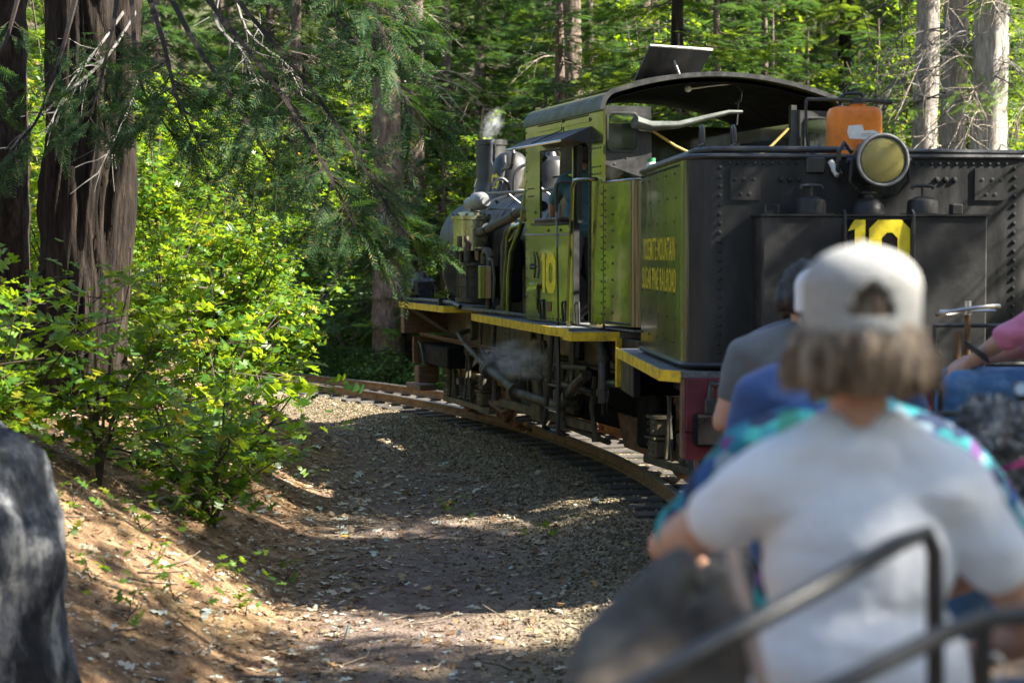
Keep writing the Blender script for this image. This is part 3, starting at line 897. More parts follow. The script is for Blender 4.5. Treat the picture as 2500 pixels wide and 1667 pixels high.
# roof profile
def roof_prof(r=0.0):
    pr = []
    for t in np.linspace(0, 1, 7):
        a = t * R(68); pr.append((1.10 + .15 * math.cos(a) + 0, 3.55 + .17 * math.sin(a)))
    y0, z0 = pr[-1]
    for t in np.linspace(0.08, 1, 12):
        y = y0 * (1 - t); pr.append((y, z0 + (3.90 - z0) * (1 - (y / y0) ** 2)))
    return pr + [(-a, c) for a, c in pr[-2::-1]]
RPf = roof_prof()
b = MB().strip(RPf, .80, 3.34, .022)
roof = P('roof', 'roof_paint', b, cab, 30)
b = MB()
for u0 in (.785,):
    b.strip([(y, z + .004) for y, z in RPf], .77, .80, .045)
P('roof_trim', 'black_metal', b, roof, 30)
b = MB().strip([(y, z + .045) for y, z in RPf if abs(y) < .95], 1.0, 3.30, .018)
P('roof_sheet', 'tender_paint', b, roof, 30)
b = MB().strip([(y * .985, z - .05) for y, z in RPf], .86, 3.30, .01)
P('roof_lining', 'black_dark', b, roof, 30)
# hatch propped open
hb = MB()
h0, h1, h2, h3 = Vector((1.92, .55, 3.90)), Vector((1.92, -.14, 3.955)), Vector((1.50, -.17, 4.255)), Vector((1.50, .51, 4.275))
nn = (h1 - h0).cross(h3 - h0).normalized() * .022
hb.add([h0, h1, h2, h3, h0 + nn, h1 + nn, h2 + nn, h3 + nn], [(0, 1, 2, 3), (4, 7, 6, 5), (0, 4, 5, 1), (1, 5, 6, 2), (2, 6, 7, 3), (3, 7, 4, 0)])
hat = P('roof_hatch', 'rear_paint', hb, roof, 0)
P('hatch_stay', 'steel_white', MB().tube([(1.62, .20, 4.15), (1.55, .17, 4.0), (1.50, .16, 3.90)], .014, 6), hat)
hb = MB().tube([h3 + nn * .5, h2 + nn * .5], .014, 6)
P('hatch_edge', 'steel_bright', hb, hat)
# awning over the side window
a0, a1 = Vector((1.17, 1.256, 3.42)), Vector((3.12, 1.256, 3.43))
o0, o1 = Vector((1.32, 1.50, 3.30)), Vector((3.20, 1.50, 3.31))
b = MB(); th = Vector((0, 0, .012))
b.add([a0, a1, o1, o0, a0 - th, a1 - th, o1 - th, o0 - th], [(0, 1, 2, 3), (7, 6, 5, 4), (0, 4, 5, 1), (1, 5, 6, 2), (2, 6, 7, 3), (3, 7, 4, 0)])
b.add([a0, o0, a0 + Vector((0, 0, -.16)), a0 + Vector((-.006, 0, 0)), o0 + Vector((-.006, 0, 0)), a0 + Vector((-.006, 0, -.16))], [(0, 1, 2), (3, 5, 4), (0, 3, 4, 1), (1, 4, 5, 2), (2, 5, 3, 0)])
aw = P('window_awning', 'box_paint', b, cab, 0)
b = MB().tube([o0 - th, o1 - th], .014, 6)
P('awning_edge', 'cab_paint', b, aw)
b = MB().tube([Vector((2.0, 1.256, 3.55)), Vector((2.05, 1.26, 3.44)), Vector((2.3, 1.50, 3.32))], .007, 5)
P('awning_stay', 'black_metal', b, aw)
b = MB().box(1.2, 2.85, 1.252, 1.262, 3.47, 3.51)
P('awning_hinge', 'cab_paint', b, aw, 0)
# door and window fittings
b = MB()
for q in ((1.655, 1.68), (1.185, 1.205)): b.box(q[0], q[1], 1.20, 1.262, 1.50, 3.26)
b.box(1.60, 1.665, 1.19, 1.235, 2.49, 3.26)
P('door_post', 'black_metal', b, cab, 0)
P('half_door', 'cab_paint', MB().box(1.675, 1.76, 1.252, 1.262, 1.48, 2.40, .004), cab)
b = MB().box(1.76, 2.78, 1.20, 1.36, 2.475, 2.50).box(1.80, 2.60, 1.16, 1.38, 2.505, 2.55, .02)
P('arm_rest', 'greasy', b, cab)
b = MB().tube([(3.30, 1.262, 2.385), (2.2, 1.262, 2.375), (1.75, 1.262, 2.375)], .012, 6)
P('side_moulding', 'steel_white', b, cab)
b = MB().box(2.02, 2.06, 1.10, 1.14, 2.5, 3.27).box(2.06, 2.72, 1.11, 1.13, 2.98, 3.0)
P('sash_bar', 'cab_paint', b, cab)
def hoop(a, c, r, out=.09):
    """vertical grab iron between two points, standing off the sheet"""
    a = Vector(a); c = Vector(c); o = Vector((0, out, 0))
    return [a, a + o * .7 + (c - a) * .01, a + o + (c - a) * .04, c + o, c]
b = MB().tube([(1.70, 1.25, 2.90), (1.76, 1.33, 2.905), (1.83, 1.37, 2.895), (1.86, 1.375, 2.84), (1.86, 1.375, 2.60)], .018, 8)
P('grab_iron', 'black_metal', b, cab)
gi = P('grab_iron', 'steel_white', MB().tube([(1.86, 1.375, 2.60), (1.85, 1.37, 2.24)], .014, 8), cab)
P('grab_iron_foot', 'black_metal', MB().tube([(1.85, 1.37, 2.24), (1.83, 1.36, 1.3)], .010, 6), gi)
b = MB().tube([(1.02, 1.255, 2.90), (1.15, 1.34, 2.905), (1.30, 1.37, 2.90), (1.36, 1.375, 2.84), (1.42, 1.375, 2.3), (1.50, 1.375, 1.5), (1.50, 1.36, 1.44)], .02, 8)
P('grab_iron', 'cab_paint', b, cab)
# side number, builder's plate, small door, lever
b = MB()
for q in digit_polys(.50, .42, .10, .08):
    b.add([(2.75 - x, 1.2535, 1.765 + z) for x, z in q], [(0, 1, 2, 3)])
P('side_number', 'letter_yellow', b, cab, 0)
b = MB().box(2.40, 2.55, 1.251, 1.258, 1.575, 1.675).box(2.41, 2.54, 1.258, 1.260, 1.585, 1.60).box(2.41, 2.54, 1.258, 1.260, 1.65, 1.66)
P('builder_plate', 'rust', b, cab, 0)
b = MB().box(2.83, 3.16, 1.251, 1.262, 1.54, 1.86, .004).cyl((2.84, 1.264, 1.58), (2.84, 1.264, 1.84), .012, n=6).tube([(2.80, 1.265, 1.86), (2.82, 1.28, 1.80)], .01, 5)
P('locker_door', 'cab_paint', b, cab)
b = MB().tube([(2.96, 1.265, 2.19), (2.90, 1.27, 2.12), (2.88, 1.275, 2.02), (2.92, 1.27, 1.92)], .010, 6).cyl((3.06, 1.25, 2.04), (3.06, 1.275, 2.04), .03, n=10).tube([(3.06, 1.27, 2.04), (2.90, 1.27, 2.035)], .008, 5)
P('side_lever', 'black_metal', b, cab)
b = MB()
for u in (2.72, 1.98, 1.56): b.tube([(u, 1.26, 1.48), (u, 1.275, 1.66), (u - .02, 1.27, 1.69), (u - .06, 1.26, 1.69), (u - .07, 1.26, 1.48)], .014, 6)
P('foot_bracket', 'black_metal', b, cab)
# rivets
b = MB()
for u in np.arange(.9, 3.25, .12):
    if not 1.2 < u < 1.7: b.rivet((u, 1.25, 1.50), (0, 1, 0), .012)
for z in np.arange(1.6, 3.6, .105):
    b.rivet((3.27, 1.25, z), (0, 1, 0), .011)
    b.rivet((1.17, 1.25, z), (0, 1, 0), .012)
    if z < 2.9: b.rivet((.86, 1.25, z), (0, 1, 0), .012)
for u in np.arange(1.25, 2.85, .042): b.rivet((u, 1.252, 3.535), (0, 1, 0), .009)
for z in (2.88, 2.80):
    for u in (3.02, 3.08, 3.14, 3.20): b.rivet((u, 1.25, z), (0, 1, 0), .011)
for z in (2.95, 3.02, 3.20, 3.27):
    for u in (.90, .98, 1.06, 1.13): b.rivet((u, 1.25, z), (0, 1, 0), .012)
for u, z in ((2.95, 2.62), (2.95, 2.52), (2.5, 2.42), (2.1, 2.42), (2.75, 3.58), (2.1, 3.6), (1.4, 3.6), (.9, 3.58)): b.rivet((u, 1.25, z), (0, 1, 0), .018)
for t in np.linspace(0, 1, 9):
    u = .9 + 2.35 * t
    b.rivet((u, 1.10 + .172 * math.cos(R(40)), 3.55 + .19 * math.sin(R(40))), (0, .75, .65), .012)
tag(P('rivets', 'black_metal', b, cab), kind='stuff')
# rear wall: sheets with round-cornered windows either side of the opening
def rr(y0, y1, z0, z1, r, n=5):
    pts = []
    for cy_, cz_, a0 in ((y1 - r, z1 - r, 0), (y0 + r, z1 - r, 90), (y0 + r, z0 + r, 180), (y1 - r, z0 + r, 270)):
        for k in range(n + 1):
            a = R(a0 + 90 * k / n); pts.append((cy_ + r * math.cos(a), cz_ + r * math.sin(a)))
    return pts
for sd in (1, -1):
    y0, y1 = .74, 1.223
    out_ = []; inn = rr(.89, 1.20, 3.165, 3.53, .05)
    b = MB()
    # frame of quads from the window ring out to the sheet edge
    def edge_pt(p):
        cy_, cz_ = 1.045, 3.35
        dy, dz = p[0] - cy_, p[1] - cz_
        ts = []
        if dy > 1e-6: ts.append((y1 - cy_) / dy)
        if dy < -1e-6: ts.append((y0 - cy_) / dy)
        if dz > 1e-6: ts.append((3.60 - cz_) / dz)
        if dz < -1e-6: ts.append((2.90 - cz_) / dz)
        t = min(ts); return (cy_ + dy * t, cz_ + dz * t)
    out_ = [edge_pt(p) for p in inn]; n = len(inn)
    for xx in (.85, .865):
        b.add([(xx, sd * p[0], p[1]) for p in inn] + [(xx, sd * p[0], p[1]) for p in out_], [(k, (k + 1) % n, n + (k + 1) % n, n + k) for k in range(n)])
    w = P('rear_wall', 'black_metal', b, cab, 0)
    b = MB(); b.tube([(.845, sd * p[0], p[1]) for p in inn + inn[:1]], .014, 6)
    P('window_frame', 'black_metal', b, w)
    b = MB().prism([(sd * p[0], p[1]) for p in inn], .852, .856, 'yz')
    P('window_pane', 'window_glass', b, w, 0)
    b = MB()
    for yy, zz in ((1.12, 3.10), (1.0, 3.10), (1.12, 3.04), (.82, 3.35), (.80, 3.2)): b.rivet((.85, sd * yy, zz), (-1, 0, 0), .012)
    tag(P('rivets', 'black_metal', b, w), kind='stuff')
P('rear_post', 'black_metal', MB().box(.84, .90, -.80, -.74, 2.6, 3.65), cab, 0)
P('rear_post', 'black_metal', MB().box(.84, .9, .70, .739, 2.6, 3.0), cab, 0)
# things inside the cab
b = MB().lathe([(.62, 3.18), (.66, 3.22), (.66, 3.34)], (0, BY, BZ), (1, 0, 0), 32)
P('backhead', 'black_dark', b, cab)
for y, z in ((.3, 2.6), (.0, 2.7), (-.25, 2.55), (.15, 2.85)):
    P('backhead_valve', 'brass', MB().cyl((3.18, y, z), (3.0, y, z), .02, n=8).tube([(3.0, y + .06 * math.cos(t), z + .06 * math.sin(t)) for t in np.linspace(0, 6.283, 13)], .01, 6).box(2.995, 3.005, y - .06, y + .06, z - .006, z + .006), cab)
P('throttle_lever', 'brass', MB().tube([(3.1, .55, 2.9), (2.6, .5, 2.95), (2.4, .45, 3.0)], .02, 8), cab)
b = MB().tube([(3.05, -.5, 3.05), (2.2, -.6, 2.75), (1.9, -.65, 2.6)], .06, 10)
P('lagged_pipe', 'canvas', b, cab)
b = MB()
for k in range(11): b.box(1.25, 3.2, -1.222, -1.205, 2.60 + .075 * k, 2.655 + .075 * k)
P('wall_slat_panel', 'box_paint', b, cab, 0)
P('cab_bulb', 'jug', MB().sphere((1.05, .28, 3.80), .035, 10, 8).tube([(1.05, .25, 3.80), (1.0, .05, 3.83), (.98, -.2, 3.86)], .008, 5), roof)
b = MB().tube([(.98, -.2, 3.86), (.96, -.26, 3.78), (.95, -.24, 3.68), (.95, -.18, 3.66)], .008, 5).tube([(.95, -.22, 3.70), (.95, -.2, 3.45)], .012, 6)
P('roof_cord', 'black_metal', b, roof)
# side bunker behind the cab
b = MB()
pl = [(.80, .62), (.80, 1.25)] + [(.12 + .12 * math.cos(a) - .0, 1.13 + .12 * math.sin(a)) for a in np.linspace(R(90), R(180), 6)] + [(0, .62)]
b.prism(pl, 1.50, 2.86)
bk = P('side_bunker', 'cab_paint', b, None, 30)
b = MB()
for z in np.arange(1.6, 2.8, .062): b.rivet((.765, 1.25, z), (0, 1, 0), .012)
for z in np.arange(1.62, 2.8, .155): b.rivet((.55, 1.25, z), (0, 1, 0), .015)
for u in np.arange(.1, .8, .035): b.rivet((u, 1.25, 1.525), (0, 1, 0), .013)
tag(P('rivets', 'black_metal', b, bk), kind='stuff')
P('bunker_rim', 'cab_paint', MB().tube([(.80, 1.245, 2.86), (.12, 1.245, 2.86), (.03, 1.21, 2.86), (.005, 1.13, 2.86), (.005, .64, 2.86)], .014, 6), bk)
b = MB().prism([(.80, -.62), (.80, -1.25), (0, -1.25), (0, -.62)], 1.50, 2.7)
P('side_bunker', 'cab_paint', b, None, 30)
P('bunker_base', 'rear_paint', MB().box(-.02, .46, .60, 1.2, 1.0, 1.38, .01))
P('yellow_post', 'yellow_paint', MB().box(.43, .47, 1.17, 1.25, .92, 1.38))
# ladder under the cab door
lad = P('ladder', 'black_metal', MB().tube([(1.62, 1.50, 1.39), (1.70, 1.50, .95), (1.88, 1.50, .42), (1.88, 1.44, .38), (1.42, 1.44, .38), (1.42, 1.50, .42), (1.42, 1.50, .95), (1.45, 1.50, 1.39)], .027, 8))
for u0, u1, z in ((1.74, 1.42, .86), (1.82, 1.42, .62)): P('rung', 'black_metal', MB().cyl((u0, 1.50, z), (u1, 1.50, z), .016, n=8), lad)
P('rung', 'black_metal', MB().box(1.42, 1.88, 1.38, 1.50, .37, .385), lad)
# --- pipes and rods under the running board
b = MB().lathe([(.10, 0), (.13, .01), (.13, .10), (.09, .12)], (7.05, .74, 1.18), (0, 1, 0), 16).tube([(7.0, .86, 1.18), (6.95, 1.02, 1.14), (6.5, 1.08, 1.06), (5.1, 1.16, .80)], .032, 10)
P('diagonal_pipe', 'greasy', b)
b = MB().tube([(5.15, 1.15, .81), (4.0, 1.16, .63), (3.85, 1.16, .60)], .052, 12)
for u, z in ((5.1, .80), (5.02, .785), (3.95, .615)): b.cyl((u + .03, 1.157, z + .005), (u - .03, 1.157, z - .005), .105, n=14)
b.tube([(3.9, 1.15, .60), (3.4, 1.1, .57), (2.75, 1.05, .55)], .058, 12)
P('exhaust_pipe', 'greasy', b)
b = MB().tube([(2.75, 1.05, .55), (2.5, 1.05, .62), (2.1, 1.08, .82), (1.7, 1.1, .95)], .055, 10)
b.cyl((2.45, 1.05, .64), (2.35, 1.05, .69), .09, n=14).cyl((2.8, 1.05, .50), (2.8, 1.05, .72), .05, n=10)
P('elbow_pipe', 'greasy', b)
b = MB().tube([(6.1, .95, .98), (5.6, 1.0, .82), (5.3, 1.02, .80)], .03, 8).tube([(5.3, 1.0, .80), (4.6, .9, .78), (3.2, .9, .76), (1.9, .95, .74)], .04, 8)
P('train_pipe', 'greasy', b)
b = MB().tube([(9.0, 1.0, 1.035), (7.4, .96, 1.02), (5.6, .92, .99)], .016, 6).tube([(8.9, 1.05, 1.07), (7.4, 1.0, 1.05), (5.4, .92, 1.02)], .012, 6)
b.tube([(6.0, 1.0, 1.38), (6.0, 1.0, 1.03)], .012, 6)
P('brake_rod', 'rust', b)
b = MB().tube([(1.1, 1.15, 1.32), (1.1, 1.15, 1.28), (1.05, 1.15, 1.22), (1.05, 1.15, .72)], .06, 12)
for z in (1.16, .82): b.cyl((1.05, 1.15, z - .03), (1.05, 1.15, z + .03), .08, n=14)
b.tube([(1.05, 1.15, .75), (1.1, 1.13, .66), (1.18, 1.1, .6)], .03, 8).tube([(1.0, 1.12, .92), (.3, 1.12, .94)], .045, 10)
P('injector_pipe', 'black_metal', b)
for u, z0, z1 in ((3.5, 1.38, .75), (4.3, .95, .5), (3.0, 1.38, .9), (2.4, 1.38, .8), (4.9, 1.0, .55)):
    P('drain_pipe', 'greasy', MB().tube([(u, 1.0, z0), (u + .02, 1.0, (z0 + z1) / 2), (u, 1.02, z1)], .022, 6))
P('drain_pipe', 'greasy', MB().tube([(3.4, 1.0, 1.2), (3.1, 1.05, 1.0), (2.6, 1.05, .98), (1.95, 1.0, 1.0)], .028, 8))
P('drain_pipe', 'greasy', MB().tube([(3.9, 1.0, 1.1), (3.7, 1.05, .9), (3.3, 1.05, .8)], .02, 6))
for u, z in ((3.6, 1.15), (3.45, 1.05), (3.2, 1.12), (2.2, .98), (2.0, .90)): P('pipe_union', 'greasy', MB().cyl((u, 1.0, z - .04), (u, 1.0, z + .04), .045, n=10))
b = MB().prism([(3.4, 1.40), (2.2, 1.40), (1.9, 1.05)], .72, .75, 'xz').prism([(5.6, 1.40), (4.7, 1.40), (4.7, 1.15)], .72, .75, 'xz')
P('board_bracket', 'dusty_frame', b, None, 0)
P('underbody_shade_block', 'black_dark', MB().box(.75, 1.30, .30, .72, .25, .92, .03).box(1.0, 4.0, -.6, .45, .5, .95, .02))  # black blocks stand in for the deep shade below the platform
P('grey_plate', 'rust', MB().prism([(2.1, .52), (.9, .50), (1.2, .16), (1.9, .18)], .60, .62, 'xz'), None, 0)
P('dark_gap_filler', 'black_dark', MB().box(1.9, 6.3, -.42, .42, .30, .96))  # added dark blocks closing see-through gaps below the boiler
P('dark_gap_filler', 'black_dark', MB().box(6.3, 8.6, -.40, .40, .62, .96))
for k_, (u, y, z0, z1, r_) in enumerate(((6.25, .9, 1.40, .55, .025), (5.75, .88, 1.40, .40, .035), (5.0, .8, .95, .30, .03), (3.75, .92, 1.38, .35, .03), (3.15, .86, .95, .30, .035), (2.55, .95, 1.38, .55, .028), (2.15, .85, .9, .25, .03))):
    P('hanger', 'greasy', MB().tube([(u, y, z0), (u + .05, y + .02, (z0 + z1) / 2), (u - .04, y, z1)], r_, 8).cyl((u - .04, y, z1 - .03), (u - .04, y, z1 + .05), r_ * 1.7, n=10))
P('equaliser', 'greasy', MB().box(2.2, 5.9, .80, .86, .30, .40, .01).box(3.9, 4.3, .78, .88, .25, .48, .02))
P('brake_beam', 'rust', MB().tube([(6.2, .8, .30), (5.7, .78, .22), (5.2, .8, .35)], .035, 8).box(5.95, 6.08, .50, .64, .20, .55, .02))
P('light_stop_plate', 'black_dark', MB().box(3.32, 8.9, .56, .60, 1.44, 1.86))  # added black plate stopping daylight between boiler and running board
P('slide_bar', 'greasy', MB().tube([(5.2, .70, .42), (3.2, .75, .26), (2.0, .75, .22)], .03, 6))
# --- trucks
def truck(u, parent):
    tk = MB().box(u - 1.15, u + 1.15, .70, .80, .14, .22, .01).box(u - 1.15, u + 1.15, -.80, -.70, .14, .22, .01).box(u - .15, u + .15, -.7, .7, .45, .62, .01)
    t = P('truck', 'greasy', tk, parent)
    for a in (-.83, .83):
        for sd in (1, -1):
            y = sd * (GAUGE / 2 + .03)
            b = MB().lathe([(.12, -.05), (.36, -.045), (.39, -.06), (.44, -.055), (.44, -.03), (.405, -.02), (.40, .055), (.36, .06), (.34, .03), (.14, .035), (.12, .07), (.001, .07)], (u + a, y, .405), (0, sd, 0), 32, cap=False)
            P('wheel', 'rail_side', b, t)
        P('axle', 'greasy', MB().cyl((u + a, -.6, .405), (u + a, .6, .405), .075, n=14), t)
        for sd in (1, -1):
            b = MB().box(u + a - .10, u + a + .10, sd * .66, sd * .84, .22, .40, .02).box(u + a - .085, u + a + .085, sd * .68, sd * .83, .43, .60, .02).box(u + a - .125, u + a + .125, sd * .66, sd * .86, .405, .425).box(u + a - .115, u + a + .115, sd * .66, sd * .85, .60, .63)
            for zz in (.28, .35, .48, .55): b.rivet((u + a + .06, sd * .842, zz), (0, sd, 0), .02).rivet((u + a - .06, sd * .842, zz), (0, sd, 0), .02)
            P('journal_box', 'dusty_frame', b, t)
    for sd in (1, -1):
        b = MB()
        for q in (-.18, 0, .18): b.lathe([(.07, z) if k % 2 else (.055, z) for k, z in enumerate(np.linspace(.24, .52, 13))], (u + q, sd * .76, 0), (0, 0, 1), 12)
        P('spring', 'greasy', b, t)
        b = MB().box(u - .55, u + .55, sd * .72, sd * .84, .84, .93, .015).prism([(u - .3, .84), (u + .3, .84), (u + .12, .62), (u - .12, .62)], sd * .74, sd * .80, 'xz')
        for q in (-.35, .35): b.tube([(u + q, sd * .86, .9), (u + q * .7, sd * .86, .25)], .018, 6).tube([(u + q, sd * .84, .9), (u + q * 1.3, sd * .84, .25)], .018, 6)
        b.box(u - .06, u + .06, sd * .80, sd * .90, .44, .53, .01)
        P('spring_hanger', 'greasy', b, t)
    return t
truck(7.45, Lp)
truck(-.25, Lp)

# ================================================================== tender
TA = R(93.5)
tender = empty('locomotive_tender', (2.43, 12.08, 0), TA,
               'black riveted tender with a headlight and yellow lettering, coupled behind the cab', 'tender')
Tn = tender
def Q(name, mat, b, parent=None, smooth=35): return b.build(name, mat, parent or Tn, smooth)
def rplan(x0, x1, hw, r):
    pts = []
    for cx, cy_, a0 in ((x1 - r * .5, hw - r * .5, 0), (x0 + r, hw - r, 90), (x0 + r, -hw + r, 180), (x1 - r * .5, -hw + r * .5, 270)):
        rr_ = r * .5 if cx > 1 else r
        for k in range(9):
            a = R(a0 + 90 * k / 8); pts.append((cx + rr_ * math.cos(a), cy_ + rr_ * math.sin(a)))
    return pts
pl = rplan(0, 2.37, 1.25, .22)
n = len(pl)
b = MB(); b.cur = 0
vs = [(x, y, z) for z in (1.40, 2.83) for x, y in pl]
for k in range(n):
    j = (k + 1) % n
    b.cur = 1 if (pl[k][0] < .12 and pl[j][0] < .12) else 0
    b.add([vs[k], vs[j], vs[n + j], vs[n + k]], [(0, 1, 2, 3)])
b.cur = 0
b.add([(x, y, 2.78) for x, y in rplan(.02, 2.35, 1.23, .21)], [tuple(range(n))])
tank = Q('water_tank', ['tender_paint', 'rear_paint'], b, None, 25)
b = MB().tube([(x, y, 2.835) for x, y in pl + pl[:1]], .02, 8)
Q('tank_rim', 'black_metal', b, tank)
Q('base_angle', 'black_metal', MB().tube([(x, y, 1.415) for x, y in pl + pl[:1]], .02, 6), tank)
b = MB()
def on_rear(y, z, r=.016): b.rivet((0, y, z), (-1, 0, 0), r)
for z in np.arange(1.50, 2.78, .063): on_rear(1.02, z); on_rear(-1.02, z)
for y in np.arange(-.96, 1.0, .058): on_rear(y, 2.79, .014)
for y in np.arange(-1.0, 1.0, .09): on_rear(y, 1.47, .012)
for sy in (1, -1):
    for y, z in ((.92, 2.68), (.86, 2.68), (.79, 2.68), (.88, 2.58), (.82, 2.58), (.60, 2.68), (.54, 2.68), (.48, 2.68)): on_rear(sy * y, z, .022)
for u in (.45, .85, 1.3, 1.75, 2.15):
    for z in np.arange(1.55, 2.75, .17):
        for sy in (1, -1): b.rivet((u + (.07 if int(z * 100) % 2 else 0), sy * 1.25, z), (0, sy, 0), .010)
for u in np.arange(.3, 2.3, .07): b.rivet((u, 1.25, 2.79), (0, 1, 0), .011)
tag(Q('rivets', 'rear_paint', b, tank), kind='stuff')
Q('patch_plate', 'rear_paint', MB().box(-.012, 0.002, .74, .95, 2.54, 2.76), tank, 0)
Q('patch_plate', 'rear_paint', MB().box(-.012, .002, -.95, -.74, 2.54, 2.76), tank, 0)
put_text('YOSEMITE MOUNTAIN', 1.66, .172, lambda a, c: (1.30 - a, 1.2535, 2.125 + c), 'lettering', 'letter_yellow', tank, .010)
put_text('SUGAR PINE RAILROAD', 1.76, .172, lambda a, c: (1.30 - a, 1.2535, 1.90 + c), 'lettering', 'letter_yellow', tank, .010)
# platform with yellow edge, side skirt, end sill
b = MB().prism([(2.95, 1.36), (0.10, 1.40), (-.06, 1.30), (-.06, -1.30), (.10, -1.40), (2.95, -1.36)], 1.335, 1.375)
plat = Q('platform', 'board_wood', b, None, 0)
for sd in (1, -1):
    b = MB()
    for a, c in (((2.95, 1.36), (1.5, 1.38)), ((1.5, 1.38), (.10, 1.40)), ((.10, 1.40), (-.07, 1.29))):
        a = Vector((a[0], sd * a[1], 0)); c = Vector((c[0], sd * c[1], 0)); t = (c - a).normalized(); nrm = Vector((t.y, -t.x, 0)) * (-1 if sd == 1 else 1)
        if nrm.y * sd < 0: nrm = -nrm
        pts = [a, c, c + nrm * .016, a + nrm * .016]
        b.prism([(q.x, q.y) for q in pts], 1.305, 1.382)
    Q('yellow_edge', 'yellow_paint', b, plat, 0)
Q('side_skirt', 'rear_paint', MB().box(2.15, 2.93, 1.26, 1.33, 1.02, 1.30, .01).box(2.88, 2.93, .7, 1.26, 1.02, 1.30).box(.2, 2.15, .9, 1.0, 1.1, 1.3))
Q('tender_frame', 'black_dark', MB().box(.05, 3.1, -.55, -.40, .85, 1.33).box(.05, 3.1, .40, .55, .85, 1.33).box(2.6, 2.9, -1.2, 1.2, 1.0, 1.33))
sill = Q('end_sill', 'red_paint', MB().box(-.10, .02, -1.26, 1.262, .97, 1.334, .006).box(-.097, .02, -1.26, 1.265, .78, .965, .006))
Q('sill_end', 'hose_brown', MB().box(-.09, .015, 1.266, 1.285, .79, 1.33), sill, 0)
b = MB().tube([(-.10, 1.10, 1.30), (-.16, 1.08, 1.30), (-.18, 1.06, 1.30), (-.18, .45, 1.30), (-.16, .42, 1.30), (-.10, .40, 1.30)], .018, 8).tube([(-.12, 1.09, 1.3), (-.14, 1.10, 1.24), (-.12, 1.10, 1.12)], .022, 8)
b.box(-.16, -.10, 1.02, 1.14, 1.06, 1.20, .01)
Q('grab_bar', 'black_metal', b, sill)
b = MB().box(-.24, -.10, .98, 1.22, .88, 1.10, .02)
Q('poling_pocket', 'black_dark', b, sill)
b = MB().box(-.35, -.10, -.12, .12, .78, 1.0, .03).box(-.5, -.35, -.09, .09, .74, 1.04, .03)
Q('coupler', 'black_metal', b)
b = MB().tube([(.5, 1.0, 1.3), (.52, 1.05, 1.1), (.50, 1.08, .7), (.35, 1.06, .42), (.25, 1.02, .33)], .032, 8)
Q('brake_hose', 'hose_brown', b)
for k, (u, r_) in enumerate(((.72, .022), (.85, .018), (1.0, .02), (1.15, .016))):
    Q('brake_hose', 'rubber', MB().tube([(u, .95, 1.3), (u + .03, 1.02, 1.0), (u - .02, 1.03, .6), (u - .12, 1.0, .34), (u - .2, .9, .4)], r_, 8))
Q('sill_brace', 'greasy', MB().tube([(.05, 1.18, 1.28), (.45, 1.1, 1.22), (.6, 1.05, 1.2)], .022, 6).tube([(.08, 1.15, 1.2), (.25, 1.1, .75)], .03, 6).box(.1, .4, 1.08, 1.1, 1.1, 1.25))
def ttruck(u):
    Lsave = Lp
    t = truck(u, Tn)
    return t
ttruck(1.25)
# rear tool/oil box with fillers and the number board
ob = Q('rear_box', 'box_paint', MB().box(-.32, -.002, -.73, .79, 1.385, 2.43, .012))
Q('box_rim', 'black_metal', MB().box(-.335, -.002, -.745, .805, 2.425, 2.437), ob, 0)
for y in (.43, -.33):
    b = MB().lathe([(.15, 2.437), (.15, 2.445), (.105, 2.447), (.102, 2.52), (.095, 2.535), (.05, 2.556), (.02, 2.562)], (-.17, y, 0), (0, 0, 1), 24)
    f_ = Q('filler_cap', 'box_paint', b, ob)
    Q('filler_handle', 'black_metal', MB().cyl((-.17, y, 2.555), (-.17, y, 2.625), .010, n=8).tube([(-.17, y + .075, 2.61), (-.17, y + .065, 2.63), (-.17, y + .03, 2.632), (-.17, y - .03, 2.632), (-.17, y - .065, 2.63), (-.17, y - .075, 2.61)], .013, 8), f_)
b = MB().lathe([(.115, 2.437), (.112, 2.47), (.095, 2.51), (.06, 2.54), (.03, 2.55), (.03, 2.575), (.055, 2.578), (.055, 2.59), (.02, 2.60)], (-.17, .04, 0), (0, 0, 1), 24)
Q('filler_dome', 'box_paint', b, ob)
Q('small_box', 'box_paint', MB().box(-.2, -.12, -.60, -.525, 2.437, 2.51, .008), ob)
Q('latch', 'black_metal', MB().box(-.2, -.12, .69, .75, 2.437, 2.455).tube([(-.16, .74, 2.45), (-.16, .74, 2.50), (-.16, .65, 2.50), (-.16, .65, 2.45)], .008, 5), ob)
nb = Q('number_board', 'black_dark', MB().box(-.350, -.335, -.205, .235, 1.94, 2.405, .003))
b = MB()
for q in digit_polys(.42, .38, .085, .06): b.add([(-.3525, .225 - x, 2.02 + z) for x, z in q], [(0, 1, 2, 3)])
Q('board_number', 'letter_yellow', b, nb, 0)
b = MB()
for y in (.245, -.215): b.tube([(-.30, y, 2.44), (-.33, y, 2.46), (-.36, y, 2.44), (-.365, y, 2.36), (-.365, y, 1.95)], .011, 6)
Q('board_strap', 'black_metal', b, nb)
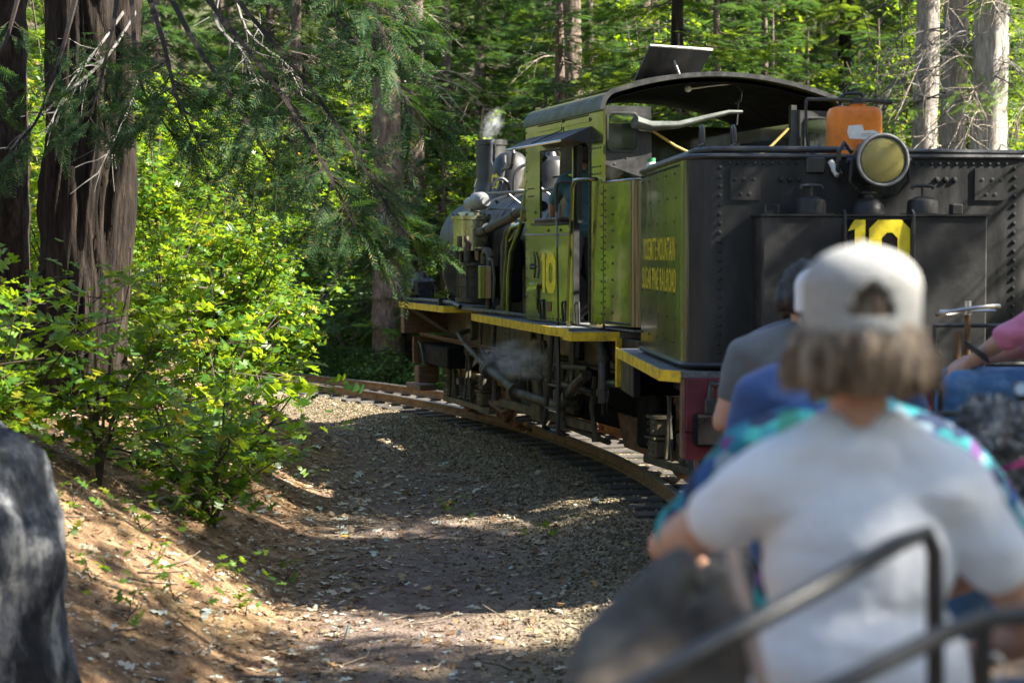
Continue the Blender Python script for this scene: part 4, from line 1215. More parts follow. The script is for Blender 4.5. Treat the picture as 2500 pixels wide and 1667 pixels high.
# headlight
hl = Q('headlight', 'black_metal', MB().lathe([(.10, .10), (.14, .08), (.165, .03), (.170, -.12), (.180, -.125), (.180, -.15), (.156, -.152)], (-.12, -.03, 2.80), (1, 0, 0), 36, cap=True))
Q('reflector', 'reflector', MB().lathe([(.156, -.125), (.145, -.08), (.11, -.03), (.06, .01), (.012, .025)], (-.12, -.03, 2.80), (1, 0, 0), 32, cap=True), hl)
Q('bulb', 'jug', MB().sphere((-.155, -.03, 2.80), .022, 10, 8), hl)
Q('lamp_ring', 'steel_bright', MB().tube([(-.205, -.03 + .052 * math.cos(t), 2.80 + .052 * math.sin(t)) for t in np.linspace(0, 6.283, 21)], .006, 6).cyl((-.205, -.03, 2.75), (-.205, -.03, 2.85), .004, n=6), hl)  # added ring and bar that break up the flat lens
Q('rim', 'steel_white', MB().tube([(-.272, -.03 + .168 * math.cos(t), 2.80 + .168 * math.sin(t)) for t in np.linspace(0, 6.283, 41)], .010, 8), hl)
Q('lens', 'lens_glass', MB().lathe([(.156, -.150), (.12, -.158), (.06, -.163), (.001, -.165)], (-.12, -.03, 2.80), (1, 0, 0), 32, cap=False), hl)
b = MB().box(-.10, .05, -.07, .01, 2.60, 2.63).tube([(-.2, .16, 2.80), (-.19, .17, 2.66), (-.15, .10, 2.58), (-.02, .06, 2.56)], .012, 6).tube([(-.2, -.22, 2.80), (-.19, -.23, 2.66), (-.15, -.16, 2.58), (-.02, -.10, 2.56)], .012, 6)
b.cyl((-.17, .155, 2.8), (-.17, .19, 2.8), .02, n=8).cyl((-.17, -.215, 2.8), (-.17, -.25, 2.8), .02, n=8)
Q('headlight_bracket', 'black_metal', b, hl)
b = MB().tube([(-.1, .14, 2.86), (-.14, .20, 2.92), (-.15, .24, 2.86), (-.12, .24, 2.74), (-.06, .18, 2.66)], .016, 8)
Q('headlight_cable', 'rubber', b, hl)
# pipe and fittings along the top
b = MB().tube([(2.3, 1.17, 2.87), (.5, 1.17, 2.87), (.2, 1.15, 2.88), (.08, 1.05, 2.885), (.05, .85, 2.885), (.05, .2, 2.885)], .024, 10)
Q('conduit', 'black_metal', b)
b = MB().tube([(.03, -.25, 2.875), (.03, -1.12, 2.865)], .02, 8)
Q('conduit', 'black_metal', b)
for y in (.95, .715):
    b = MB().tube([(1.2, y, 2.78), (1.2, y, 2.98)] + [(1.15 - .05 * math.cos(t) + .05 * 0, y, 2.98 + .14 * math.sin(t)) for t in np.linspace(0, math.pi, 9)] + [(1.10 - .1, y, 2.98), (1.0, y, 2.78)], .017, 8, flat=1)
    Q('tank_hoop', 'steel_bright' if False else 'black_metal', b)
b = MB().cyl((.5, .39, 2.78), (.5, .39, 3.0), .045, n=16).cyl((.5, .39, 2.98), (.5, .39, 3.19), .034, n=16)
Q('vent_pipe', 'black_metal', b)
b = MB().tube([(1.1, .7, 2.92), (1.1, .55, 2.92), (1.1, .5, 2.86), (1.1, .5, 2.80)], .025, 8).cyl((1.1, .6, 2.9), (1.1, .6, 2.96), .03, n=10).tube([(.9, .62, 2.86), (.9, .45, 2.87), (.9, .42, 2.82)], .02, 8)
Q('tank_valve', 'black_metal', b)
b = MB().prism([(.85, 2.79), (.25, 2.80), (.3, 2.86), (.75, 2.90)], .35, .65, 'xz').box(.9, 2.2, -.9, .5, 2.785, 2.83)
Q('manhole_cover', 'black_metal', b, None, 0)
b = MB().box(-.03, .03, .30, .43, 2.72, 2.83, .01)
Q('junction_box', 'black_metal', b)
b = MB().lathe([(.02, 0), (.022, .05), (.028, .06), (.028, .12), (.01, .125)], (-.04, .27, 2.80), (-.35, -.25, -.55), 12)
Q('plug', 'jug', b)
Q('blue_cable', 'blue_wire', MB().tube([(.06, .42, 2.88), (.1, .34, 2.91), (.06, .28, 2.89), (.1, .2, 2.90), (.06, .12, 2.89)], .008, 5))
# ================================================================== vegetation
leafmat('fir_needle', [(0, (.014, .050, .022)), (.5, (.032, .088, .028)), (.9, (.070, .140, .030)), (1, (.20, .12, .03))], trans=.34, rough=.55, tcol=(.17, .32, .04), spec=.3)
leafmat('cedar_needle', [(0, (.034, .088, .010)), (.5, (.070, .145, .012)), (.95, (.135, .21, .016)), (1, (.20, .12, .03))], trans=.34, rough=.5, tcol=(.34, .46, .03), spec=.3)
leafmat('shaded_bough_needle', [(0, (.010, .030, .012)), (.5, (.020, .050, .016)), (.90, (.042, .082, .020)), (1, (.13, .09, .02))], trans=.30, rough=.6, tcol=(.10, .22, .02), spec=.18)  # darker base carries the shade over the hanging boughs
leafmat('oak_leaf', [(0, (.026, .095, .010)), (.5, (.062, .150, .011)), (.86, (.125, .205, .014)), (.965, (.26, .25, .02)), (1, (.50, .30, .02))], trans=.50, rough=.38, tcol=(.42, .56, .015), spec=.45)
leafmat('bush_leaf', [(0, (.035, .090, .022)), (.6, (.065, .140, .028)), (1, (.12, .18, .035))], trans=.35, rough=.45, tcol=(.22, .38, .03), spec=.4)
surf('dead_wood', [(.18, .14, .11), (.36, .30, .24)], 9, (.8, .95), bmp=.2)
surf('dead_grey', [(.06, .055, .05), (.14, .13, .12)], 9, (.8, .95), bmp=.2)
def barkmat(name, stops, vs=(5, 5, .7), bs=.9, dist=.05, scale=3.0):
    m, nt, p, out = nodes_of(name)
    v = coords(nt, 'Object', vs)
    n1 = noise(nt, v, scale, 6, .65); n2 = noise(nt, v, scale * 5, 4, .6)
    nt.links.new(ramp(nt, n1, stops), p.inputs['Base Color'])
    p.inputs['Roughness'].default_value = .9; p.inputs['Specular IOR Level'].default_value = .2
    nt.links.new(bump(nt, n2, .5, .015, bump(nt, n1, bs, dist)), p.inputs['Normal'])
barkmat('cedar_bark', [(.34, (.007, .005, .004)), (.54, (.020, .014, .010)), (.74, (.058, .044, .035))])
barkmat('pine_bark', [(.32, (.014, .010, .008)), (.52, (.040, .028, .021)), (.72, (.085, .062, .048))], (5, 5, 2.0))
barkmat('grey_bark', [(.30, (.13, .11, .095)), (.5, (.24, .21, .185)), (.70, (.38, .345, .31))], (5, 5, 1.3), .7, .03)
barkmat('fir_bark', [(.30, (.050, .036, .028)), (.5, (.11, .082, .064)), (.70, (.20, .155, .125))], (5, 5, 1.5), .8, .04)
barkmat('bough_bark', [(.30, (.012, .009, .007)), (.7, (.040, .030, .024))], (8, 8, 3), .5, .02)
barkmat('stem_bark', [(.30, (.035, .026, .020)), (.7, (.10, .080, .062))], (8, 8, 3), .5, .02)

def px_at(px, py, Y):
    """world point seen at photo pixel (2500x1667) at distance Y, used to lay out the plan"""
    a = math.atan(212 / 4305)
    x = (px - 1250) / 4305; y = (833.5 - py) / 4305
    d = Vector((x, math.cos(a) + y * math.sin(a), -math.sin(a) + y * math.cos(a)))
    return d * (Y / d.y) + Vector((0, 0, CAM_Z))

def trunk_mesh(name, pts, radii, mat, ridges=14, depth=.10, n=40, rows=60, seed=0, flare=0.0, furrow=1.0):
    """tapered, furrowed trunk along pts"""
    pts = np.array([tuple(p) for p in pts], float); radii = np.array(radii, float)
    t = np.linspace(0, 1, len(pts)); tt = np.linspace(0, 1, rows)
    c = np.stack([np.interp(tt, t, pts[:, k]) for k in range(3)], 1); r = np.interp(tt, t, radii)
    h = (c[:, 2] - c[0, 2])
    r = r * (1 + flare * np.exp(-h / .55))
    th = np.linspace(0, 2 * np.pi, n, endpoint=False)
    A, B = np.meshgrid(th, np.arange(rows))
    rr_ = r[B]
    cx = np.cos(A); sx = np.sin(A)
    wz = vnoise(np.stack([h[B].ravel() * 1.3, cx.ravel() * 1.5, sx.ravel() * 1.5], 1), 1.0, seed + 31).reshape(A.shape) * .22
    cw = np.cos(A + wz); sw = np.sin(A + wz)
    q = np.stack([cx * 2.2, sx * 2.2, h[B] * .35], -1).reshape(-1, 3)
    q2 = np.stack([cw * ridges / 3, sw * ridges / 3, h[B] * .8 * furrow], -1).reshape(-1, 3)
    f1 = fbm(q, 1.0, 2, seed).reshape(A.shape); f2 = vnoise(q2, 1.0, seed + 5).reshape(A.shape)
    f3 = vnoise(q2 * np.array([2.3, 2.3, 1.6]), 1.0, seed + 9).reshape(A.shape)
    f2 = f2 * (.55 + .6 * np.clip(f1 + .5, 0, 1.4))
    rad = rr_ * (1 + .08 * f1 + depth * np.abs(f2) * 1.1 - depth * .5 + depth * .35 * f3)
    v = np.stack([c[B][..., 0] + rad * cx, c[B][..., 1] + rad * sx, c[B][..., 2]], -1).reshape(-1, 3)
    i = np.arange(rows - 1)[:, None] * n; k = np.arange(n)[None]
    f = np.stack([i + k, i + (k + 1) % n, i + n + (k + 1) % n, i + n + k], -1).reshape(-1, 4)
    return np_mesh(name, v, f, mat, True)

def strips(P0, P1, r0, r1):
    """thin three-sided twigs from P0 to P1 (arrays)"""
    d = P1 - P0
    L = np.linalg.norm(d, axis=1, keepdims=True) + 1e-9
    d = d / L
    ref = np.where(np.abs(d[:, 2:3]) > .9, np.array([[1., 0, 0]]), np.array([[0, 0, 1.]]))
    a = np.cross(d, ref); a /= np.linalg.norm(a, axis=1, keepdims=True) + 1e-9
    b = np.cross(d, a)
    vs = []
    for P_, r in ((P0, r0), (P1, r1)):
        r = np.broadcast_to(np.asarray(r, float), (len(P0),))[:, None]
        for k in range(3):
            t = 2.094 * k
            vs.append(P_ + a * r * math.cos(t) + b * r * math.sin(t))
    v = np.stack(vs, 1)
    tmpl = np.array([(0, 1, 4), (0, 4, 3), (1, 2, 5), (1, 5, 4), (2, 0, 3), (2, 3, 5)])
    f = tmpl[None] + (np.arange(len(P0)) * 6)[:, None, None]
    return v.reshape(-1, 3), f.reshape(-1, 3)

def spray_template(pairs, ang=50, l0=.34, l1=.14, w=.028, droop=.1):
    v = []; t = []
    v += [(0, -.012, 0), (0, .012, 0), (1, 0, -droop)]; t.append((0, 1, 2))
    for k in range(pairs):
        x = .06 + .90 * k / pairs
        l = l0 + (l1 - l0) * (k / pairs)
        if k < 2: l *= .7
        for sd in (1, -1):
            a = R(ang) * sd
            o = len(v)
            bx = x + .02 * sd
            tip = (bx + l * math.cos(a), l * math.sin(a), -droop * x * x - .05 * l + .03 * math.sin(k * 2.1 + sd))
            v += [(bx - w * .5, 0, -droop * x * x), (bx + w, 0, -droop * x * x), (tip[0] * .5 + bx * .5 + w * .9, tip[1] * .5, tip[2] * .5), tip, (tip[0] * .5 + bx * .5 - w * .9, tip[1] * .55, tip[2] * .5)]
            t += [(o, o + 1, o + 2), (o, o + 2, o + 4), (o + 4, o + 2, o + 3)]
    return np.array(v), np.array(t)
SPRAY = spray_template(6, w=.05)
FINE = spray_template(11, 48, .30, .12, .022, .18)

def cat(meshes):
    V = []; F_ = []; o = 0
    for v, f in meshes:
        if len(v) == 0: continue
        V.append(v); F_.append(f + o); o += len(v)
    return np.concatenate(V), np.concatenate(F_)

def conifer_parts(seed, H=16, base=.8, spread=2.6, nb=80, dens=1.0, droop=.25, tmpl=SPRAY, ss=(.26, .42), needle='fir_needle', bark='fir_bark', rad=.22, dead=40, conic=.75):
    r = np.random.default_rng(seed)
    # branches
    t = r.random(nb) ** .85
    z = base + (H - base - .4) * t
    Lb = spread * (1 - conic * t) * r.uniform(.6, 1.1, nb) + .25
    az = r.uniform(0, 2 * np.pi, nb)
    out_ = np.stack([np.cos(az), np.sin(az), np.zeros(nb)], 1)
    side = np.stack([-np.sin(az), np.cos(az), np.zeros(nb)], 1)
    pos = []; dr = []; nr = []; wood0 = []; wood1 = []; wr = []
    for i in range(nb):
        u = np.linspace(0, 1, 7)
        dro = droop * r.uniform(.5, 1.6)
        cur = np.array([0, 0, z[i]]) + out_[i] * (Lb[i] * u)[:, None] + np.array([0, 0, 1]) * (Lb[i] * (-dro * u * 1.4 + dro * .8 * u * u * u))[:, None] + side[i] * (Lb[i] * .12 * r.normal() * u * u)[:, None]
        wood0.append(cur[:-1]); wood1.append(cur[1:]); wr.append(np.linspace(.028, .006, 6) * (Lb[i] / 2.2 + .3))
        nl = max(4, int(Lb[i] * 9 * dens))
        uu = r.uniform(.18, 1.0, nl)
        bp = np.stack([np.interp(uu, u, cur[:, k]) for k in range(3)], 1)
        sgn = np.where(r.random(nl) < .5, 1, -1)
        a = r.uniform(R(35), R(75), nl)
        d = out_[i] * np.cos(a)[:, None] + side[i] * (np.sin(a) * sgn)[:, None] + np.array([0, 0, 1]) * r.normal(-.22, .18, nl)[:, None]
        ll = (.22 + .42 * Lb[i] / 2.4) * (1.1 - .75 * uu) * r.uniform(.6, 1.2, nl)
        wood0.append(bp); wood1.append(bp + d * ll[:, None]); wr.append(np.full(nl, .006))
        for q in (.25, .55, .85, 1.0):
            m_ = r.random(nl) < .92
            pp = bp + d * (ll * q)[:, None]
            jit = r.normal(0, .35, (nl, 3)); jit[:, 2] *= .5
            pos.append(pp[m_]); dr.append((d + jit)[m_]); nr.append((np.array([0, 0, 1.]) + r.normal(0, .35, (nl, 3)))[m_])
        pos.append(cur[-1:]); dr.append((cur[-1:] - cur[-2:-1])); nr.append(np.array([[0, 0, 1.]]))
    pos = np.concatenate(pos); dr = np.concatenate(dr); nr = np.concatenate(nr)
    v, f = scatter(tmpl[0], tmpl[1], pos, rots(dr, nr), r.uniform(ss[0], ss[1], len(pos)))
    crown = np_mesh('crown', v, f, needle)
    W0 = np.concatenate(wood0); W1 = np.concatenate(wood1); rr_ = np.concatenate(wr)
    wv = [strips(W0, W1, rr_, rr_ * .7)]
    branches = np_mesh('branches', *cat(wv), 'stem_bark')
    trunk = trunk_mesh('trunk', [(0, 0, -.6), (.03 * H / 10, 0, H * .5), (0, .02, H)], [rad, rad * .62, .02], bark, n=20, rows=40, seed=seed, depth=.12)
    dm = None
    if dead:
        D0 = []; D1 = []; rr2 = []
        for i in range(dead):
            zz = r.uniform(.4, min(H * .55, 9)); a = r.uniform(0, 6.283); L = r.uniform(.5, 1.6)
            o = np.array([math.cos(a), math.sin(a), r.uniform(-.45, .15)])
            p0 = np.array([0, 0, zz])
            for k in range(4):
                p1 = p0 + o * L / 4 + np.array([0, 0, -.03 * k])
                D0.append(p0); D1.append(p1); rr2.append(.014 - .0025 * k)
                if k > 0:
                    for _ in range(2):
                        o2 = o + r.normal(0, .7, 3); D0.append(p0); D1.append(p0 + o2 * L * .22); rr2.append(.005)
                p0 = p1; o = o + r.normal(0, .12, 3)
        dm = np_mesh('dead_branches', *strips(np.array(D0), np.array(D1), np.array(rr2), np.array(rr2) * .6), 'dead_wood')
    return trunk, branches, crown, dm

def make_tree(name, parts, loc, rz, sc, label, cat_='tree', group=None):
    e = empty(name, loc, rz, label, cat_, group)
    e.scale = sc if isinstance(sc, tuple) else (sc, sc, sc)
    for nm, me in zip(('trunk', 'branches', 'crown', 'dead_branches'), parts):
        if me is not None:
            q_ = link(nm, me, e)
            if nm != 'trunk': q_['kind'] = 'stuff'
    return e

FIR = [conifer_parts(101, 15, .7, 2.7, 92, 1.0, dead=90), conifer_parts(102, 17, 1.2, 3.0, 96, .95, droop=.35, dead=110), conifer_parts(103, 12, .4, 2.3, 80, 1.1, droop=.15),
       conifer_parts(104, 16, 1.0, 2.6, 90, 1.0, droop=.40, needle='cedar_needle', bark='cedar_bark', ss=(.28, .46)), conifer_parts(105, 7, .15, 1.7, 70, 1.15, needle='cedar_needle', dead=0, ss=(.22, .36), rad=.10),
       conifer_parts(106, 14, 4.5, 2.2, 60, .9, dead=110, droop=.3)]

def broadleaf_parts(seed, H=2.5, spread=1.4, nst=7, nl=1500, tmpl=LEAF3, ls=(.09, .16), leaf='oak_leaf', lean=(0, 0), stem=.02, low=.15, rad_leaf=.32):
    r = np.random.default_rng(seed)
    S0 = []; S1 = []; sr = []; tips = []
    for i in range(nst):
        a = r.uniform(0, 6.283); k = r.uniform(.15, 1.0)
        end = np.array([math.cos(a) * spread * k + lean[0], math.sin(a) * spread * k + lean[1], H * r.uniform(.5, 1.0) * (1.08 - .35 * k)])
        u = np.linspace(0, 1, 7)
        cur = end[None] * np.stack([u ** 1.5, u ** 1.5, u ** .85], 1) + np.cumsum(r.normal(0, .03, (7, 3)), 0) * u[:, None]
        S0.append(cur[:-1]); S1.append(cur[1:]); sr.append(np.linspace(stem, stem * .25, 6))
        for j in range(9):
            uu = r.uniform(low, 1.0)
            p0 = np.array([np.interp(uu, u, cur[:, q]) for q in range(3)])
            d = r.normal(0, 1, 3); d[2] = abs(d[2]) * .5; d /= np.linalg.norm(d)
            L = r.uniform(.2, .55) * spread * (1.15 - .5 * uu)
            p1 = p0 + d * L + np.array([0, 0, -.06])
            S0.append(p0[None]); S1.append(p1[None]); sr.append(np.array([stem * .3]))
            for q in (.45, .75, 1.0): tips.append(p0 + (p1 - p0) * q)
    tips = np.array(tips)
    c = tips[r.integers(0, len(tips), nl)] + r.normal(0, rad_leaf * .3, (nl, 3)) * np.array([1, 1, .7])
    ang = r.uniform(0, 6.283, nl)
    d = np.stack([np.cos(ang), np.sin(ang), r.normal(-.25, .35, nl)], 1)
    n = np.stack([r.normal(0, .55, nl), r.normal(0, .55, nl), np.ones(nl)], 1)
    v, f = scatter(tmpl[0], tmpl[1], c, rots(d, n), r.uniform(ls[0], ls[1], nl))
    crown = np_mesh('crown', v, f, leaf)
    st = np_mesh('stems', *strips(np.concatenate(S0), np.concatenate(S1), np.concatenate(sr), np.concatenate(sr) * .75), 'stem_bark')
    return st, crown
OAK_S = [broadleaf_parts(201, 1.5, .95, 7, 430, ls=(.06, .185)), broadleaf_parts(202, 1.25, 1.0, 6, 340, ls=(.06, .19)), broadleaf_parts(203, 2.0, .85, 7, 470, ls=(.06, .18))]
OAK_M = [broadleaf_parts(211, 3.6, 1.3, 12, 2600, ls=(.08, .15)), broadleaf_parts(212, 4.4, 1.5, 12, 3000, ls=(.08, .15), low=.1)]
OAK_L = [broadleaf_parts(221, 7.5, 2.2, 16, 3800, tmpl=LEAF2, ls=(.09, .17), stem=.05), broadleaf_parts(222, 6.0, 2.0, 14, 3400, tmpl=LEAF2, ls=(.09, .16), stem=.04)]
BUSH = [broadleaf_parts(231, .6, .6, 10, 900, tmpl=SIMPLE, ls=(.04, .09), leaf='bush_leaf', stem=.008, low=.05), broadleaf_parts(232, .9, .6, 9, 900, tmpl=SIMPLE, ls=(.05, .10), leaf='bush_leaf', stem=.01, low=.05)]
SPROUT = broadleaf_parts(241, .22, .12, 3, 14, tmpl=LEAF3, ls=(.06, .11), stem=.004)
def make_bush(name, parts, loc, rz, sc, label, cat_, group=None):
    e = empty(name, loc, rz, label, cat_, group); e.scale = (sc, sc, sc)
    link('stems', parts[0], e); link('crown', parts[1], e)
    return e

# ------------------------------------------------------------------ two old trunks on the bank, with hanging boughs
def bough(pts, seed, L=.9, dens=26, mat='shaded_bough_needle', ss=(.20, .34), parent=None, wood='bough_bark', r0=.03):
    r = np.random.default_rng(seed)
    pts = np.array([tuple(p) for p in pts], float)
    t = np.linspace(0, 1, len(pts)); n = 24; u = np.linspace(0, 1, n)
    cur = np.stack([np.interp(u, t, pts[:, k]) for k in range(3)], 1)
    for _ in range(3): cur[1:-1] = (cur[:-2] + 2 * cur[1:-1] + cur[2:]) / 4
    S = [strips(cur[:-1], cur[1:], np.linspace(r0, .006, n - 1), np.linspace(r0, .006, n - 1))]
    length = np.linalg.norm(np.diff(cur, axis=0), axis=1).sum()
    nl = int(length * dens * .33)
    uu = r.uniform(.22, 1, nl) ** .8
    p0 = np.stack([np.interp(uu, u, cur[:, k]) for k in range(3)], 1)
    i = np.clip((uu * (n - 1)).astype(int), 0, n - 2)
    T = cur[i + 1] - cur[i]; T /= np.linalg.norm(T, axis=1, keepdims=True)
    s = np.cross(T, np.array([0, 0, 1.])); s /= np.linalg.norm(s, axis=1, keepdims=True) + 1e-9
    sg = np.where(r.random(nl) < .5, 1, -1)[:, None]
    a = r.uniform(R(25), R(70), nl)[:, None]
    d = T * np.cos(a) + s * np.sin(a) * sg + np.array([0, 0, 1]) * r.normal(-.25, .2, (nl, 1))
    ll = (L * (1.05 - .7 * uu) * r.uniform(.45, 1.1, nl))[:, None]
    S.append(strips(p0, p0 + d * ll, np.full(nl, .005), np.full(nl, .002)))
    pos = []; dr = []; nr = []
    for q in (.2, .45, .7, 1.0):
        pos.append(p0 + d * ll * q); dr.append(d + r.normal(0, .32, d.shape)); nr.append(np.array([0, 0, 1.]) + r.normal(0, .4, d.shape))
    pos = np.concatenate(pos); dr = np.concatenate(dr); nr = np.concatenate(nr)
    v, f = scatter(FINE[0], FINE[1], pos, rots(dr, nr), r.uniform(ss[0], ss[1], len(pos)))
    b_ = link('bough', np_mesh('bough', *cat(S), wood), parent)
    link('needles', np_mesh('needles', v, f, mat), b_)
    return b_

def dead_bough(pts, seed, parent, nbr=14, r0=.016, spread=.5, mat='dead_grey', name='dead_branch'):
    r = np.random.default_rng(seed)
    pts = np.array([tuple(p) for p in pts], float); t = np.linspace(0, 1, len(pts)); n = 14; u = np.linspace(0, 1, n)
    cur = np.stack([np.interp(u, t, pts[:, k]) for k in range(3)], 1)
    for _ in range(2): cur[1:-1] = (cur[:-2] + 2 * cur[1:-1] + cur[2:]) / 4
    S = [strips(cur[:-1], cur[1:], np.linspace(r0, r0 * .3, n - 1), np.linspace(r0, r0 * .3, n - 1) * .9)]
    for k in range(nbr):
        uu = r.uniform(.2, 1); p = np.array([np.interp(uu, u, cur[:, q]) for q in range(3)])
        T = cur[min(int(uu * 13) + 1, 13)] - cur[min(int(uu * 13), 12)]; T /= np.linalg.norm(T) + 1e-9
        d = T + r.normal(0, .7, 3); L = spread * r.uniform(.3, 1)
        q0 = p
        for j in range(3):
            q1 = q0 + d / np.linalg.norm(d) * L / 3
            S.append(strips(q0[None], q1[None], np.array([r0 * .35 * (1 - j * .25)]), np.array([r0 * .25 * (1 - j * .25)])))
            q0 = q1; d = d + r.normal(0, .3, 3) + np.array([0, 0, -.12])
    return link(name, np_mesh(name, *cat(S), mat), parent)

B1 = Vector((-4.08, 17.0, gz1(-4.08, 17.0)))
old1 = empty('cedar_tree', B1, 0, 'thick dark furrowed trunk with drooping boughs, right one of the two at the left edge', 'tree')
link('trunk', trunk_mesh('trunk', [(-.16, 0, -.5), (-.10, 0, .5), (-.02, 0, 2.0), (.06, 0, 3.6), (.10, .05, 8), (.12, .05, 14)], [.47, .44, .41, .46, .43, .36], 'cedar_bark', ridges=22, depth=.24, n=140, rows=150, seed=3, flare=.22, furrow=1.0), old1)
B2 = Vector((-5.2, 17.6, gz1(-5.2, 17.6)))
old2 = empty('pine_tree', B2, 0, 'brown scaly-barked trunk at the far left edge', 'tree')
link('trunk', trunk_mesh('trunk', [(0, 0, -.5), (.02, 0, 2), (.02, 0, 5), (0, 0, 14)], [.40, .385, .37, .30], 'pine_bark', ridges=26, depth=.12, n=100, rows=150, seed=8, flare=.15, furrow=2.2), old2)
def loc_px(o, px, py, Y): return px_at(px, py, Y) - o.location
top1 = Vector((.1, -.3, 5.6)) ; top1b = Vector((.2, -.3, 4.4))
bsp = [
    ([(360, -260, 15.5), (560, -20, 14.2), (780, 240, 13.2), (900, 430, 12.6), (1000, 590, 12.2)], .85),
    ([(360, -200, 15.5), (520, 20, 13.8), (690, 230, 12.8), (800, 420, 12.2), (870, 560, 11.9)], .95),
    ([(380, -360, 15.5), (640, -120, 14.5), (840, 60, 13.6), (960, 200, 13.2), (1040, 300, 13.0)], .8),
    ([(360, -120, 15.5), (470, 100, 13.6), (580, 260, 12.9), (660, 400, 12.5)], .7),
    ([(340, -80, 15.8), (400, 100, 14.0), (430, 240, 13.4), (500, 380, 13.0)], .8),
    ([(370, -420, 15.5), (720, -220, 14.5), (920, -60, 14.0), (1030, 70, 13.8)], .8),
    ([(300, -120, 16.0), (280, 60, 14.6), (250, 180, 14.0), (220, 290, 13.6)], .7),
    ([(320, -60, 16.0), (330, 120, 14.6), (350, 230, 14.0), (420, 330, 13.6)], .7),
    ([(360, -500, 15.5), (560, -330, 14.0), (800, -180, 13.0), (900, 20, 12.4), (960, 120, 12.2)], .75),
]
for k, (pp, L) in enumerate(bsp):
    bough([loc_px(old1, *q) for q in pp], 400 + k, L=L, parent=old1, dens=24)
for k, pp in enumerate(([(60, -60, 16.6), (20, 90, 15.6), (-40, 200, 15.2)], [(200, -60, 16.6), (150, 140, 15.4), (90, 300, 15.0), (-20, 420, 14.8)])):
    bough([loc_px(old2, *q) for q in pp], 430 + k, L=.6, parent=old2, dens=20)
for k, pp in enumerate(([(330, 30, 16.3), (260, 150, 15.6), (120, 260, 15.3), (20, 360, 15.0), (5, 440, 15)], [(330, 90, 16.3), (340, 200, 15.9), (290, 320, 15.6), (240, 420, 15.5)],
                        [(560, -60, 16), (600, 90, 16), (700, 150, 16), (740, 240, 16)], [(540, -40, 16.2), (520, 60, 16), (600, 130, 15.8), (640, 230, 15.6)], [(300, 30, 16.4), (230, 130, 16), (170, 200, 15.8), (110, 330, 15.6)])):
    dead_bough([loc_px(old1, *q) for q in pp], 440 + k, old1, nbr=16, r0=.02)

# ------------------------------------------------------------------ oaks and shrubs on the left bank
bank = [  # (kind list, index, x, y, scale, label)
    (OAK_S, 0, -2.36, 13.8, 1.0, 'black oak sapling with a slender dark stem at the foot of the bank'),
    (OAK_S, 1, -2.85, 14.9, 1.1, 'oak shrub with overhanging leaves just behind the slender sapling'),
    (OAK_S, 2, -3.15, 13.4, 1.0, 'leafy oak shrub left of the slender sapling, growing on the leaf-littered bank'),
    (OAK_S, 0, -3.75, 13.2, 1.25, 'tall oak shrub standing right in front of the thick furrowed trunk'),
    (OAK_S, 1, -4.15, 12.4, 1.3, 'oak shrub low in front of the brown scaly trunk at the left edge'),
    (OAK_S, 2, -3.55, 12.2, .75, 'small oak seedling above the grey boulder'),
    (OAK_S, 1, -2.55, 16.4, 1.3, 'oak shrub leaning over the bend of the path'),
    (OAK_S, 0, -3.1, 18.0, 1.45, 'sunlit oak shrub at the right foot of the furrowed trunk'),
    (OAK_M, 0, -3.25, 19.4, 1.0, 'tall bright green oak right behind the furrowed trunk'),
    (OAK_M, 1, -4.2, 21.2, 1.0, 'tallest sunlit oak behind the furrowed trunk'),
    (OAK_M, 0, -3.1, 22.4, .95, 'oak beside the track curve, left of the rails'),
    (OAK_M, 1, -5.6, 22.0, 1.1, 'bright oak seen between the two old trunks'),
    (OAK_M, 1, -4.9, 24.6, 1.05, 'oak standing farther back inside the curve of the rails'),
    (OAK_M, 0, -6.9, 20.0, 1.2, 'oak behind the scaly trunk at the far left'),
    (OAK_L, 0, -6.6, 26.0, .9, 'tall slender oak deep inside the curve behind the bright oaks'),
    (OAK_L, 1, -9.4, 25.0, 1.0, 'large oak deep in the wood behind the left trunks'),
]
for K, i, x, y, sc, lab in bank:
    make_bush('oak_tree' if K is not OAK_S else 'oak_shrub', K[i], (x, y, gz1(x, y) - .03), random.uniform(0, 6.28), sc, lab, 'shrub' if K is OAK_S else 'tree', 'oaks on the left bank')
# sprouts on the bank
sp = [(-2.35, 11.6), (-2.9, 11.0), (-2.1, 10.9), (-2.5, 10.4), (-3.0, 12.0), (-1.95, 12.4), (-2.2, 10.0), (-1.75, 11.5), (-2.75, 10.0), (-1.7, 13.2), (-2.6, 12.3), (-.6, 16.5), (.3, 15.0)]
for k, (x, y) in enumerate(sp):
    make_bush('oak_sprout', SPROUT, (x, y, gz1(x, y)), random.uniform(0, 6), random.uniform(.8, 1.3), 'tiny green oak sprout poking through the fallen leaves', 'sprout', 'oak sprouts in the leaf litter')
# weeds along the far side of the rails
k = 0
for s_ in np.arange(8.0, 24, .42):
    for d_ in (1.9, 2.8, 3.9):
        x, y, h = tr_at(s_ + random.uniform(-.3, .3)); dd_ = -(d_ + random.uniform(-.35, .4))
        x -= math.cos(h) * dd_; y -= math.sin(h) * dd_
        make_bush('weed_bush', BUSH[k % 2], (x, y, gz1(x, y) - .02), random.uniform(0, 6), random.uniform(.7, 1.25) * (.7 + .12 * d_), 'low green weed clump on the far side of the rails', 'weed', 'weeds beyond the rails'); k += 1

